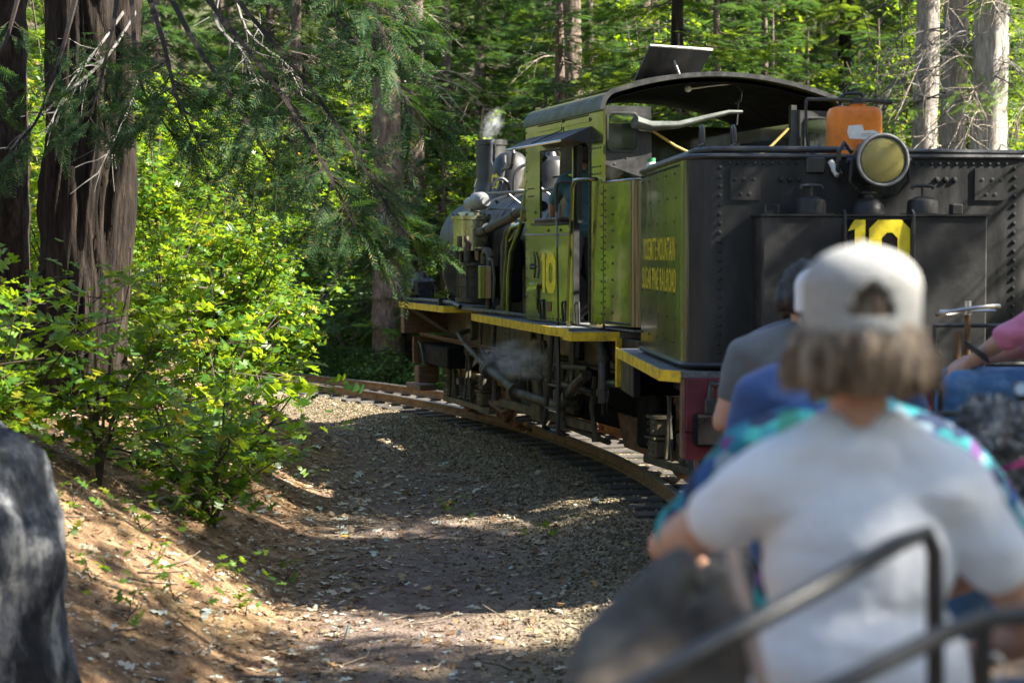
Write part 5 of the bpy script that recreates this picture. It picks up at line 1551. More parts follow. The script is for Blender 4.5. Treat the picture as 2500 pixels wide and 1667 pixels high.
# ------------------------------------------------------------------ grey trunks with dead branches, right of the tender
rt = [(2400, 29.5, .31, 'pale grey sunlit trunk, thickest of the bare trunks at the upper right'), (2312, 30.3, .23, 'slim pale trunk just left of the thickest bare trunk at the upper right'), (2245, 31.2, .22, 'shaded slim trunk behind a tangle of dead twigs, right of the orange can'), (2540, 30, .26, 'grey trunk at the right edge of the picture')]
for k, (px, Y, rad, lab) in enumerate(rt):
    x = (px - 1250) / 4305 * Y; z = gz1(x, Y)
    e = empty('pine_tree', (x, Y, z), 0, lab, 'tree')
    link('trunk', trunk_mesh('trunk', [(0, 0, -.5), (.06, 0, 4), (.12, 0, 8), (.1, 0, 15)], [rad, rad * .95, rad * .85, rad * .5], 'grey_bark', ridges=18, depth=.08, n=48, rows=90, seed=20 + k, furrow=2), e)
    r_ = random.Random(50 + k)
    for j in range(30 if k < 3 else 10):
        zz = r_.uniform(2.0, 8.2); a = r_.uniform(math.pi * .7, math.pi * 1.75) ; L = r_.uniform(.8, 2.2)
        p0 = Vector((.05, 0, zz)); d = Vector((math.cos(a), math.sin(a), r_.uniform(-.6, .25)))
        dead_bough([p0, p0 + d * L * .5 + Vector((0, 0, .05)), p0 + d * L + Vector((0, 0, -.35 * L))], 600 + k * 40 + j, e, nbr=20, r0=.017, spread=.9, mat='dead_grey' if j % 2 else 'dead_wood')
    for j in range(5):
        zz = r_.uniform(4.5, 9); a = r_.uniform(math.pi * 1.1, math.pi * 1.9); L = r_.uniform(1.0, 1.8); d = Vector((math.cos(a), math.sin(a), -.25))
        bough([Vector((.05, 0, zz)), Vector((.05, 0, zz)) + d * L * .5, Vector((.05, 0, zz)) + d * L + Vector((0, 0, -.2))], 700 + k * 10 + j, L=.7, parent=e, mat='cedar_needle', dens=16, ss=(.2, .32), r0=.018)

ct_ = [(945, 33.0, .30, 'thick brown trunk in the wood left of the smokestack'), (1010, 34.0, .22, 'slimmer brown trunk just right of the thick one left of the smokestack'), (1392, 36.0, .24, 'dark brown trunk rising above the cab awning')]
for k, (px, Y, rad, lab) in enumerate(ct_):
    x = (px - 1250) / 4305 * Y; z = gz1(x, Y)
    e = empty('pine_tree', (x, Y, z), 0, lab, 'tree')
    link('trunk', trunk_mesh('trunk', [(0, 0, -.5), (.04, 0, 4), (.0, 0, 8), (.05, 0, 16)], [rad, rad * .92, rad * .85, rad * .5], 'fir_bark', ridges=18, depth=.12, n=48, rows=90, seed=60 + k, furrow=2), e)
    r_ = random.Random(150 + k)
    for j in range(16):
        zz = r_.uniform(1.2, 7.5); a = r_.uniform(0, 6.28); L = r_.uniform(.7, 1.9); p0 = Vector((.03, 0, zz)); d = Vector((math.cos(a), math.sin(a), r_.uniform(-.5, .2)))
        dead_bough([p0, p0 + d * L * .5 + Vector((0, 0, .05)), p0 + d * L + Vector((0, 0, -.3 * L))], 900 + k * 40 + j, e, nbr=12, r0=.015, spread=.7, mat='dead_wood')
# ------------------------------------------------------------------ forest behind
def screen_x(x, y): return 1250 + 4305 * x / y
zones = [(-400, 320, 'far left behind the old trunks'), (320, 640, 'left of the hanging boughs'), (640, 900, 'behind the hanging boughs'), (900, 1120, 'left of the smokestack'), (1120, 1300, 'right above the smokestack'),
         (1300, 1480, 'above the front of the cab roof'), (1480, 1720, 'above the propped roof hatch'), (1720, 1960, 'above the right half of the cab roof'), (1960, 2180, 'above the orange can'), (2180, 3000, 'behind the bare trunks at the right')]
forest = []
rf = random.Random(5)
tries = 0
while len(forest) < 100 and tries < 12000:
    tries += 1
    Y = rf.uniform(31, 80) if len(forest) < 66 else rf.uniform(46, 84); X = rf.uniform(-.36, .31) * Y
    d_, s_ = track_coords(np.array([X]), np.array([Y]))
    if abs(d_[0]) < 3.6 or (d_[0] > 0 and Y < 32): continue
    if X > 4.2 and Y < 33: continue
    if any((X - a) ** 2 + (Y - b) ** 2 < (2.1 + .015 * Y) ** 2 for a, b in forest): continue
    forest.append((X, Y))
forest += [(-.9, 50), (-1.6, 57), (-2.6, 46), (-4.2, 54), (.3, 62), (-6.0, 63), (-1.3, 33.6), (2.9, 31.0), (.9, 33.5), (-2.15, 34), (3.9, 34), (1.9, 36)]
forest.sort(key=lambda q: q[1])
cnt = {}
ordn = ['nearest', 'second nearest', 'third nearest', 'fourth nearest', 'fifth nearest', 'sixth nearest', 'seventh nearest', 'eighth nearest', 'ninth nearest', 'tenth nearest', 'eleventh nearest', 'twelfth nearest', 'thirteenth nearest', 'fourteenth nearest', 'fifteenth nearest', 'sixteenth nearest', 'seventeenth nearest', 'eighteenth nearest', 'nineteenth nearest', 'twentieth nearest', 'farthest']
for k, (X, Y) in enumerate(forest):
    sx = screen_x(X, Y)
    zn = next((t for a, b, t in zones if a <= sx < b), zones[-1][2])
    c_ = cnt.get(zn, 0); cnt[zn] = c_ + 1
    i = rf.choice([0, 1, 2, 3, 4, 1, 0, 2, 2, 5]) if Y < 46 else rf.choice([0, 2, 3, 4, 1, 2, 0])
    kind = ['dark green fir', 'tall dark fir', 'dense fir', 'bright green cedar', 'young bright cedar', 'bare-stemmed fir with dead branches'][i]
    make_tree('conifer_tree', FIR[i], (X, Y, gz1(X, Y) - .1), rf.uniform(0, 6.28), (lambda q: (q * 1.30, q * 1.30, q * .86) if Y < 50 else (q * 1.15, q * 1.15, q))(rf.uniform(.85, 1.1) * (.70 if Y < 41 else .8 if Y < 50 else 1.0) * (1.0 if i not in (4,) else 1.25)), '%s, %s tree %s' % (kind, ordn[min(c_, 20)], zn), 'tree', 'conifers of the background wood')
# broadleaf understorey among the conifers
uo = [(-4.8, 36), (4.6, 36.5), (7.6, 32.6), (-7.5, 37), (8.2, 36), (-.8, 39), (3.2, 40), (6.4, 41), (-3.5, 42), (1.3, 44), (10.0, 38), (-6.4, 46), (4.8, 47), (9.0, 46), (-10.5, 40), (-1.6, 49), (7.2, 52), (-13, 36), (-11.5, 33), (-5.6, 33.6), (9.2, 33.5), (-8.6, 34), (-6.2, 40), (-9.2, 43.5), (-4.6, 50), (-8, 52), (-12.5, 47), (2.6, 50), (-15, 52), (6.2, 57), (-1.0, 57), (-10.5, 58), (11.5, 44), (12.5, 52), (-5.2, 59), (3.8, 43.5)]
cnt2 = {}
for k, (X, Y) in enumerate(uo):
    zn = next((t for a, b, t in zones if a <= screen_x(X, Y) < b), zones[-1][2]); c_ = cnt2.get(zn, 0); cnt2[zn] = c_ + 1
    make_bush('oak_tree', OAK_L[k % 2], (X, Y, gz1(X, Y) - .1), rf.uniform(0, 6.28), rf.uniform(.7, 1.15), 'light green broadleaf tree, %s %s' % (ordn[c_], zn), 'tree', 'broadleaf trees of the background wood')
# low growth between the trunks
for k in range(190):
    Y = rf.uniform(30, 66); X = rf.uniform(-.34, .31) * Y
    d_, s_ = track_coords(np.array([X]), np.array([Y]))
    if abs(d_[0]) < 3.2 or d_[0] > 0: continue
    make_bush('undergrowth_bush', BUSH[k % 2], (X, Y, gz1(X, Y) - .05), rf.uniform(0, 6.28), rf.uniform(1.4, 3.4), 'green bush of the undergrowth between the background trees', 'bush', 'undergrowth in the wood')
# fallen grey poles leaning in the wood
for k in range(46):
    Y = rf.uniform(31, 38); X = rf.uniform(-.15, .05) * Y; z = gz1(X, Y)
    d_, s_ = track_coords(np.array([X]), np.array([Y]))
    if abs(d_[0]) < 3: continue
    a = rf.uniform(0, 6.28); L = rf.uniform(.9, 3.0)
    o = MB().tube([(0, 0, 0), (math.cos(a) * L * .25, math.sin(a) * L * .25, L * .5), (math.cos(a) * L * .6, math.sin(a) * L * .6, L * .9)], [.04, .03, .012], 6).build('dead_pole', 'dead_grey', None, loc=(X, Y, z - .1))
    tag(o, 'grey dead pole leaning among the trees behind the rails', 'dead branch', 'dead poles in the wood')

# ------------------------------------------------------------------ unseen trees added around the camera to shade the line and cut sky light
shade = [(9.6, -4.6, 0, .85), (10.6, -1.9, 0, .85), (8.9, .85, 1, .74), (11.4, 2.6, 3, .85), (9.6, 4.6, 0, .80), (11.8, 6.8, 1, .78), (9.4, 8.2, 5, .84), (10.5, .1, 2, .95), (10.0, 12.9, 0, .80), (12.6, 14.0, 1, .74), (11.8, 10.95, 5, .95), (6.1, 7.6, 5, (.6, .6, .9)), (6.2, 12.2, 5, (.9, .9, 1.5)), (5.5, 6.2, 0, (.55, .55, .78)), (14.5, -1.3, 1, .85), (14.6, 5.0, 0, .9), (13.0, -5.0, 3, .85), (15.2, 7.6, 3, .85),
         (8.6, -8.5, 1, .9), (6.0, -9.5, 3, .9), (2.5, -9, 0, 1.0), (-2, -9, 1, .9), (-6, -5, 0, .9), (-8.5, 0, 3, .8), (-9.5, 5, 1, .8), (12, -12, 0, 1.1), (-4, -15, 0, 1.1), (5, -16, 1, 1.1), (-12, -6, 1, 1.1), (16, -8, 0, 1.1), (-10.5, 10.5, 2, .9)]
for k, (X, Y, i, sc) in enumerate(shade):
    make_tree('conifer_tree', FIR[i], (X, Y, gz1(X, Y) - .1), k * 1.7, sc, 'unseen conifer outside the picture, added to shade the line', 'tree', 'conifers outside the picture')
# ================================================================== boulder on the bank
def lumpy(name, c, rad, mat, seed, n=72, m=48, amp=.12, sc=1.6, parent=None, streak=0.0):
    th = np.linspace(0, 2 * np.pi, n, endpoint=False); ph = np.linspace(0.02, np.pi - .02, m)
    A, B = np.meshgrid(th, ph)
    d = np.stack([np.sin(B) * np.cos(A), np.sin(B) * np.sin(A), np.cos(B)], -1).reshape(-1, 3)
    k = 1 + amp * fbm(d, sc, 4, seed) + amp * .35 * fbm(d * np.array([3.5, 3.5, 1.2]), sc, 3, seed + 3)
    v = d * k[:, None] * np.array(rad)
    i = np.arange(m - 1)[:, None] * n; q = np.arange(n)[None]
    f = np.stack([i + q, i + n + q, i + n + (q + 1) % n, i + (q + 1) % n], -1).reshape(-1, 4)
    o = link(name, np_mesh(name, v, f, mat, True), parent, c)
    return o
m, nt, p, out = nodes_of('grey_rock')
v_ = coords(nt, 'Object', (2.2, 2.2, 1.0))
n1 = noise(nt, v_, 2.2, 7, .7); n2 = noise(nt, v_, 11, 5, .7)
nt.links.new(ramp(nt, n1, [(.43, (.012, .014, .018)), (.49, (.040, .045, .054)), (.54, (.10, .105, .115)), (.60, (.24, .24, .235))]), p.inputs['Base Color'])
p.inputs['Roughness'].default_value = .9
nt.links.new(bump(nt, n2, .6, .03, bump(nt, n1, .9, .08)), p.inputs['Normal'])
bp = px_at(-105, 1420, 7.4)
tag(lumpy('boulder', (bp.x - .26, bp.y + .05, bp.z - .18), (.74, .62, .92), 'grey_rock', 4, amp=.17), 'rounded mottled grey boulder at the lower left corner', 'boulder')

# ================================================================== things carried by the engine
def at_loco(o): o.location = loco.location; o.rotation_euler = loco.rotation_euler; return o
def at_tender(o): o.location = tender.location; o.rotation_euler = tender.rotation_euler; return o
b = MB(); pts = []
cp = [(.74, .96, 3.44), (.74, .80, 3.40), (.74, .51, 3.42), (.74, .2, 3.50), (.74, -.02, 3.555), (.74, -.16, 3.56)]
b.tube(cp, [.10, .085, .060, .048, .036, .028], 14, flat=.6)
at_loco(tag(b.build('canvas_roll', 'canvas'), 'pale rolled-up canvas curtain slung under the rear edge of the cab roof', 'canvas'))
b = MB().tube([(.80, .75, 3.36), (.82, .5, 3.22), (.85, .2, 3.10), (.88, -.1, 3.05), (.88, -.35, 3.10), (.88, -.55, 3.25), (.86, -.72, 3.42)], .014, 8)
at_loco(tag(b.build('rope', 'rope'), 'sagging yellow rope strung across the open back of the cab', 'rope'))
jg = empty('water_jug', (0, 0, 0), 0, 'small jug with a green lid standing behind the cab beside the rear window', 'jug'); at_loco(jg)
MB().lathe([(.05, 0), (.06, .01), (.06, .14), (.05, .17), (.035, .19)], (.55, .86, 2.86), (0, 0, 1), 18).build('body', 'jug', jg)
MB().cyl((.55, .86, 3.05), (.55, .86, 3.085), .04, n=14).build('lid', 'green_cap', jg)
MB().tube([(.55, .80, 3.03), (.55, .75, 3.0), (.55, .745, 2.93), (.55, .79, 2.89)], .014, 6).build('handle', 'orange_plastic', jg)
b = MB().box(.30, .70, .62, 1.15, 2.80, 2.86, .01)
at_loco(tag(b.build('bunker_lid', 'black_metal'), 'flat black lid lying on top of the bunker behind the cab', 'lid'))
can = empty('water_can', (0, 0, 0), 0, 'orange plastic backpack water can with a torn white label, standing behind the headlight', 'water can'); at_tender(can)
cb = MB()
rows = [(2.785, .90), (2.80, .98), (2.83, 1.0), (3.12, 1.0), (3.165, .97), (3.19, .88), (3.20, .70)]
ring = rr(-.19, .19, -.085, .085, .05, 4)
vs = []
for z, k in rows: vs += [(.33 + q[1] * k, .015 + q[0] * k, z) for q in ring]
nr = len(ring)
cb.add(vs, [(i * nr + k, i * nr + (k + 1) % nr, (i + 1) * nr + (k + 1) % nr, (i + 1) * nr + k) for i in range(len(rows) - 1) for k in range(nr)] + [tuple(range(nr))[::-1], tuple(range((len(rows) - 1) * nr, len(rows) * nr))])
cb.cyl((.33, -.01, 3.19), (.33, -.01, 3.225), .055, n=20)
cb.build('body', 'orange_plastic', can, 40)
MB().cyl((.33, -.01, 3.22), (.33, -.01, 3.262), .062, .058, n=20).build('cap', 'rubber', can)
MB().tube([(.33, .12, 3.21), (.33, .11, 3.26), (.33, .08, 3.292), (.33, -.03, 3.296), (.33, -.05, 3.27)], .014, 8).build('handle', 'rubber', can)
pr = MB().tube([(.30, .36, 3.25), (.30, .0, 3.245), (.30, -.12, 3.24)], .013, 8).cyl((.30, -.12, 3.24), (.30, -.245, 3.232), .019, n=10)
pr.build('pump_rod', 'steel_bright' if False else 'greasy', can)
MB().tube([(.30, .36, 3.25), (.30, .365, 3.2), (.30, .36, 3.0), (.30, .33, 2.88), (.32, .27, 2.86)], .011, 8).build('hose', 'rubber', can)
lb = [(.075, 3.065), (-.02, 3.07), (-.035, 3.03), (-.10, 3.035), (-.135, 3.02), (-.14, 2.965), (.07, 2.975), (.085, 3.02)]
MB().add([(.2435, y, z) for y, z in lb], [tuple(range(len(lb)))]).build('paper_label', 'label_white', can, 0)
MB().box(.2415, .2428, -.11, -.01, 3.005, 3.010).box(.2415, .2428, -.10, .0, 2.992, 2.995).build('label_print', 'label_grey', can, 0)

# ================================================================== passenger car
CA = R(82.6)
car = empty('passenger_car', (2.28, 10.35, 0), CA, 'open excursion flat car that carries the seated passengers', 'railcar')
def K(name, mat, b, parent=None, smooth=35): return b.build(name, mat, parent or car, smooth)
surf('deck_wood', [(.10, .065, .040), (.19, .13, .085)], 5, (.65, .85), bmp=.3, bscale=25, sc=(1, 8, 8))
surf('rail_paint', [(.010, .011, .013), (.022, .023, .026)], 6, (.35, .5), bmp=.05)
for k in range(14):
    y0 = -1.12 + .16 * k
    K('deck_plank', 'deck_wood', MB().box(-11.2, 0, y0 + .003, y0 + .157, .82, .87, .004))
K('side_sill', 'black_dark', MB().box(-11.2, 0, 1.0, 1.12, .55, .815)); K('side_sill', 'black_dark', MB().box(-11.2, 0, -1.12, -1.0, .55, .815))
K('end_sill', 'black_dark', MB().box(-.06, .06, -1.12, 1.12, .5, .815))
for u in (-2.0, -9.2):
    tk = K('truck', 'greasy', MB().box(u - .8, u + .8, .62, .72, .3, .5).box(u - .8, u + .8, -.72, -.62, .3, .5).box(u - .12, u + .12, -.7, .7, .35, .55))
    for a in (-.55, .55):
        for sd in (1, -1): K('wheel', 'rail_side', MB().lathe([(.1, -.04), (.33, -.04), (.35, -.05), (.36, .0), (.32, .01), (.31, .07), (.1, .07)], (u + a, sd * .457, .33), (0, sd, 0), 24), tk)
bw = K('brake_wheel', 'steel_bright', MB().tube([(-.05 + .175 * math.cos(t), -.38 + .175 * math.sin(t), 1.845 - .03 * math.sin(t + .6)) for t in np.linspace(0, 6.283, 29)], .012, 8)
       .cyl((-.05, -.38, 1.82), (-.05, -.38, 1.90), .02, n=10).cyl((-.21, -.38, 1.84), (.11, -.38, 1.84), .010, n=6).cyl((-.05, -.54, 1.845), (-.05, -.22, 1.84), .010, n=6))
K('brake_staff', 'rust', MB().cyl((-.05, -.38, .87), (-.05, -.38, 1.83), .018, n=10), bw)
K('staff_brace', 'rust', MB().tube([(-.05, -.33, 1.72), (-.12, -.28, 1.0)], .022, 8), bw)
b = MB().tube([(0, -1.0, 1.755), (0, -.20, 1.755), (0, -.20, .87)], .016, 8).tube([(0, -1.0, 1.755), (0, -1.0, .87)], .016, 8).cyl((0, -.20, 1.46), (0, -1.0, 1.46), .012, n=8).cyl((0, -.20, 1.15), (0, -1.0, 1.15), .012, n=8)
K('end_railing', 'rail_paint', b)
# benches (rows across the car)
def bench(wx, wy, label):
    e = empty('bench', (wx, wy, .87), CA - R(90), label, 'bench', 'bench rows on the open car')
    for k in range(3): MB().box(-.44, .44, -.16 + .12 * k, -.05 + .12 * k, .40, .44, .005).build('seat_plank', 'deck_wood', e)
    for sx in (-.38, .38):
        MB().box(sx - .02, sx + .02, -.15, .18, 0, .395).build('leg', 'rail_paint', e)
    MB().tube([(-.42, -.17, .42), (-.42, -.21, .66), (-.40, -.215, .69), (.40, -.215, .69), (.42, -.21, .66), (.42, -.17, .42)], .014, 8).build('back_frame', 'rail_paint', e)
    return e
for wx, wy, lab in ((1.02, 3.72, 'wooden bench under the person in the floral shirt'), (1.2, 5.2, 'wooden bench under the person in the white cap'), (1.4, 7.0, 'wooden bench under the person in grey'), (1.62, 8.5, 'wooden bench nearest the tender, under the dark-haired person')):
    bench(wx, wy, lab)
fb = empty('bench', (.72, 2.88, .87), CA - R(90), 'front-most bench that the woman in the white shirt sits on', 'bench', 'bench rows on the open car')
for k in range(3): MB().box(-.62, .62, -.16 + .12 * k, -.05 + .12 * k, .40, .44, .005).build('seat_plank', 'deck_wood', fb)
for sx in (-.55, .55): MB().box(sx - .02, sx + .02, -.15, .18, 0, .395).build('leg', 'rail_paint', fb)
rl = empty('tubular_railing', (.5, 2.3, .87), 0, 'black tubular railing in front of the camera, behind the woman in the white shirt', 'railing')
def rel(o, p): return Vector(p) - o.location
A_ = px_at(1380, 1772, 2.02); A1 = px_at(1573, 1667, 2.12); B_ = px_at(2200, 1322, 2.52); Bc = px_at(2262, 1300, 2.55); Bd = px_at(2282, 1345, 2.55)
MB().tube([rel(rl, q) for q in (A_, A1, (A1 + B_) / 2, B_, Bc, Bd, px_at(2284, 1700, 2.55), Vector((Bd.x, Bd.y, .87)))], .0135, 12).build('upper_rail', 'rail_paint', rl)
MB().tube([rel(rl, q) for q in (Vector((A_.x, A_.y, .87)), A_ + Vector((0, 0, .01)))], .0135, 10).build('post', 'rail_paint', rl)
C0 = px_at(1980, 1705, 2.2); C1 = px_at(2300, 1548, 2.35); C2 = px_at(2400, 1510, 2.4); C3 = px_at(2470, 1505, 2.42)
MB().tube([rel(rl, q) for q in (C0, (C0 + C1) / 2, C1, C2, C3, px_at(2560, 1500, 2.42))], .0135, 10).build('lower_rail', 'rail_paint', rl)
MB().tube([rel(rl, q) for q in (C2, Vector((C2.x + .005, C2.y, .87)))], .0135, 10).build('post', 'rail_paint', rl)
MB().tube([rel(rl, q) for q in (C0, Vector((C0.x, C0.y, .87)))], .0135, 10).build('post', 'rail_paint', rl)

# ================================================================== people
surf('skin', [(.40, .205, .13), (.50, .275, .185)], 5, (.42, .55), bmp=.1, bscale=90, sss=.12)
surf('skin_tan', [(.30, .15, .085), (.38, .20, .12)], 5, (.42, .55), bmp=.1, bscale=90, sss=.1)
surf('hair_brown', [(.08, .052, .032), (.185, .13, .085), (.32, .25, .18)], 7, (.45, .6), bmp=.6, bscale=18, sc=(9, 9, .8), bdist=.02)
surf('hair_dark', [(.010, .008, .007), (.028, .020, .016)], 7, (.4, .55), bmp=.6, bscale=18, sc=(9, 9, .8), bdist=.02)
surf('white_shirt', [(.58, .59, .63), (.68, .69, .72)], 4, (.8, .95), bmp=.25, bscale=14, bdist=.03, sheen=.2)
surf('cap_cloth', [(.34, .31, .255), (.41, .38, .315)], 5, (.8, .95), bmp=.2, bscale=90, sheen=.2)
surf('cap_mesh', [(.27, .265, .255), (.34, .335, .32)], 60, (.7, .9), bmp=.3, bscale=160)
surf('cap_white', [(.66, .70, .74), (.76, .79, .82)], 5, (.8, .95), bmp=.1)
surf('blue_shirt', [(.020, .050, .16), (.035, .085, .24)], 4, (.8, .95), bmp=.2, bscale=20, sheen=.2)
surf('navy_shirt', [(.020, .030, .055), (.04, .055, .09)], 4, (.8, .95), bmp=.2, bscale=20, sheen=.2)
surf('grey_shirt', [(.075, .085, .095), (.12, .13, .14)], 4, (.8, .95), bmp=.2, bscale=20, sheen=.2)
surf('pink_shirt', [(.50, .13, .22), (.62, .19, .30)], 4, (.8, .95), bmp=.2, bscale=20, sheen=.2)
surf('teal_shirt', [(.020, .075, .095), (.035, .11, .13)], 5, (.75, .9), bmp=.3, bscale=18, bdist=.03, sheen=.2)
surf('jeans', [(.025, .075, .19), (.06, .15, .30), (.24, .33, .44)], 4, (.8, .95), bmp=.25, bscale=40)
surf('trousers', [(.035, .035, .04), (.06, .06, .065)], 4, (.8, .95), bmp=.2)
surf('shoe', [(.02, .02, .02), (.05, .045, .04)], 4, (.5, .7), bmp=.1)
m, nt, p, out = nodes_of('floral_shirt')
vv = nt.nodes.new('ShaderNodeTexVoronoi'); vv.inputs['Scale'].default_value = 26
nt.links.new(coords(nt), vv.inputs['Vector'])
sp_ = nt.nodes.new('ShaderNodeSeparateColor'); nt.links.new(vv.outputs['Color'], sp_.inputs[0])
rc = nt.nodes.new('ShaderNodeValToRGB'); rc.color_ramp.interpolation = 'CONSTANT'
ee = rc.color_ramp.elements
while len(ee) < 7: ee.new(.5)
for el, (q, c_) in zip(ee, [(0, (.01, .025, .07)), (.18, (.01, .15, .22)), (.36, (.02, .24, .26)), (.52, (.02, .07, .22)), (.70, (.01, .13, .11)), (.84, (.20, .28, .34)), (.93, (.13, .04, .18))]):
    el.position = q; el.color = (*c_, 1)
nt.links.new(sp_.outputs[0], rc.inputs[0]); nt.links.new(rc.outputs[0], p.inputs['Base Color']); p.inputs['Roughness'].default_value = .85

def capsule(b, p0, p1, r0, r1=None, n=14):
    r1 = r0 if r1 is None else r1
    p0 = Vector(p0); p1 = Vector(p1); L = (p1 - p0).length
    prof = [(max(r0 * math.cos(a), 1e-4), r0 * math.sin(a)) for a in np.linspace(-math.pi / 2 + .01, 0, 5)] + [(max(r1 * math.cos(a), 1e-4), L + r1 * math.sin(a)) for a in np.linspace(0, math.pi / 2 - .01, 5)]
    b.lathe(prof, p0, p1 - p0, n)
def blob(name, prims, mat, parent, voxel=.009, smooth=6, warp=None):
    """prims ('c',p0,p1,r0,r1) / ('e',centre,radii) grown together into one skin"""
    b = MB()
    for q in prims:
        if q[0] == 'c': capsule(b, q[1], q[2], q[3], q[4] if len(q) > 4 else None)
        else: b.sphere(q[1], 1.0, 20, 14, q[2])
    o = b.build(name, mat, parent, smooth=0)
    md = o.modifiers.new('r', 'REMESH'); md.mode = 'VOXEL'; md.voxel_size = voxel; md.use_smooth_shade = True
    ms = o.modifiers.new('s', 'SMOOTH'); ms.factor = .5; ms.iterations = smooth
    dg = bpy.context.evaluated_depsgraph_get()
    me = bpy.data.meshes.new_from_object(o.evaluated_get(dg), preserve_all_data_layers=False, depsgraph=dg)
    me.name = name
    o.modifiers.clear(); o.data = me
    if warp is not None:
        v = np.empty(len(me.vertices) * 3, np.float32); me.vertices.foreach_get('co', v); v = v.reshape(-1, 3).astype(float)
        nrm = np.empty(len(me.vertices) * 3, np.float32); me.vertices.foreach_get('normal', nrm); nrm = nrm.reshape(-1, 3)
        v = v + nrm * warp(v)[:, None]; me.vertices.foreach_set('co', v.astype(np.float32).ravel())
    if not me.materials: me.materials.append(M[mat])
    me.polygons.foreach_set('use_smooth', [True] * len(me.polygons))
    return o
def folds(v): return .005 * fbm(v * np.array([1.2, 1.2, 3.0]), 7.0, 2, 3) + .010 * np.maximum(0, vnoise(v @ np.array([[1.0, .3, .5], [-.2, 1.0, .3], [-.6, .1, 2.2]]).T, 5.5, 21)) ** 2

def hand_prims(w, d, up, side, grip=.6, sc=1.0):
    """palm and five bent fingers from wrist w pointing along d; up = back of the hand; side = thumb side"""
    w = Vector(w); d = Vector(d).normalized(); up = Vector(up).normalized(); sd = Vector(side).normalized()
    P_ = [('c', w, w + d * .05 * sc, .026 * sc, .032 * sc), ('c', w + d * .04 * sc - sd * .022 * sc, w + d * .085 * sc - sd * .025 * sc, .018 * sc, .016 * sc), ('c', w + d * .04 * sc + sd * .022 * sc, w + d * .088 * sc + sd * .022 * sc, .018 * sc, .016 * sc)]
    for k, (o, L) in enumerate(((.033, .072), (.011, .082), (-.011, .076), (-.033, .06))):
        p0 = w + d * .088 * sc + sd * o * sc; dd = d.copy(); a = grip * .6
        for j, f in enumerate((.45, .30, .25)):
            dd = (dd * math.cos(a) - up * math.sin(a)).normalized(); p1 = p0 + dd * L * f * sc
            P_.append(('c', p0, p1, (.0095 - .001 * j) * sc, (.0088 - .001 * j) * sc)); p0 = p1; a = grip
    p0 = w + d * .03 * sc + sd * .026 * sc
    p1 = p0 + (d * .6 + sd * .8 - up * .2).normalized() * .036 * sc; p2 = p1 + (d * .9 + sd * .25 - up * .3 * grip).normalized() * .032 * sc
    P_ += [('c', p0, p1, .013 * sc, .011 * sc), ('c', p1, p2, .0105 * sc, .0085 * sc)]
    return P_

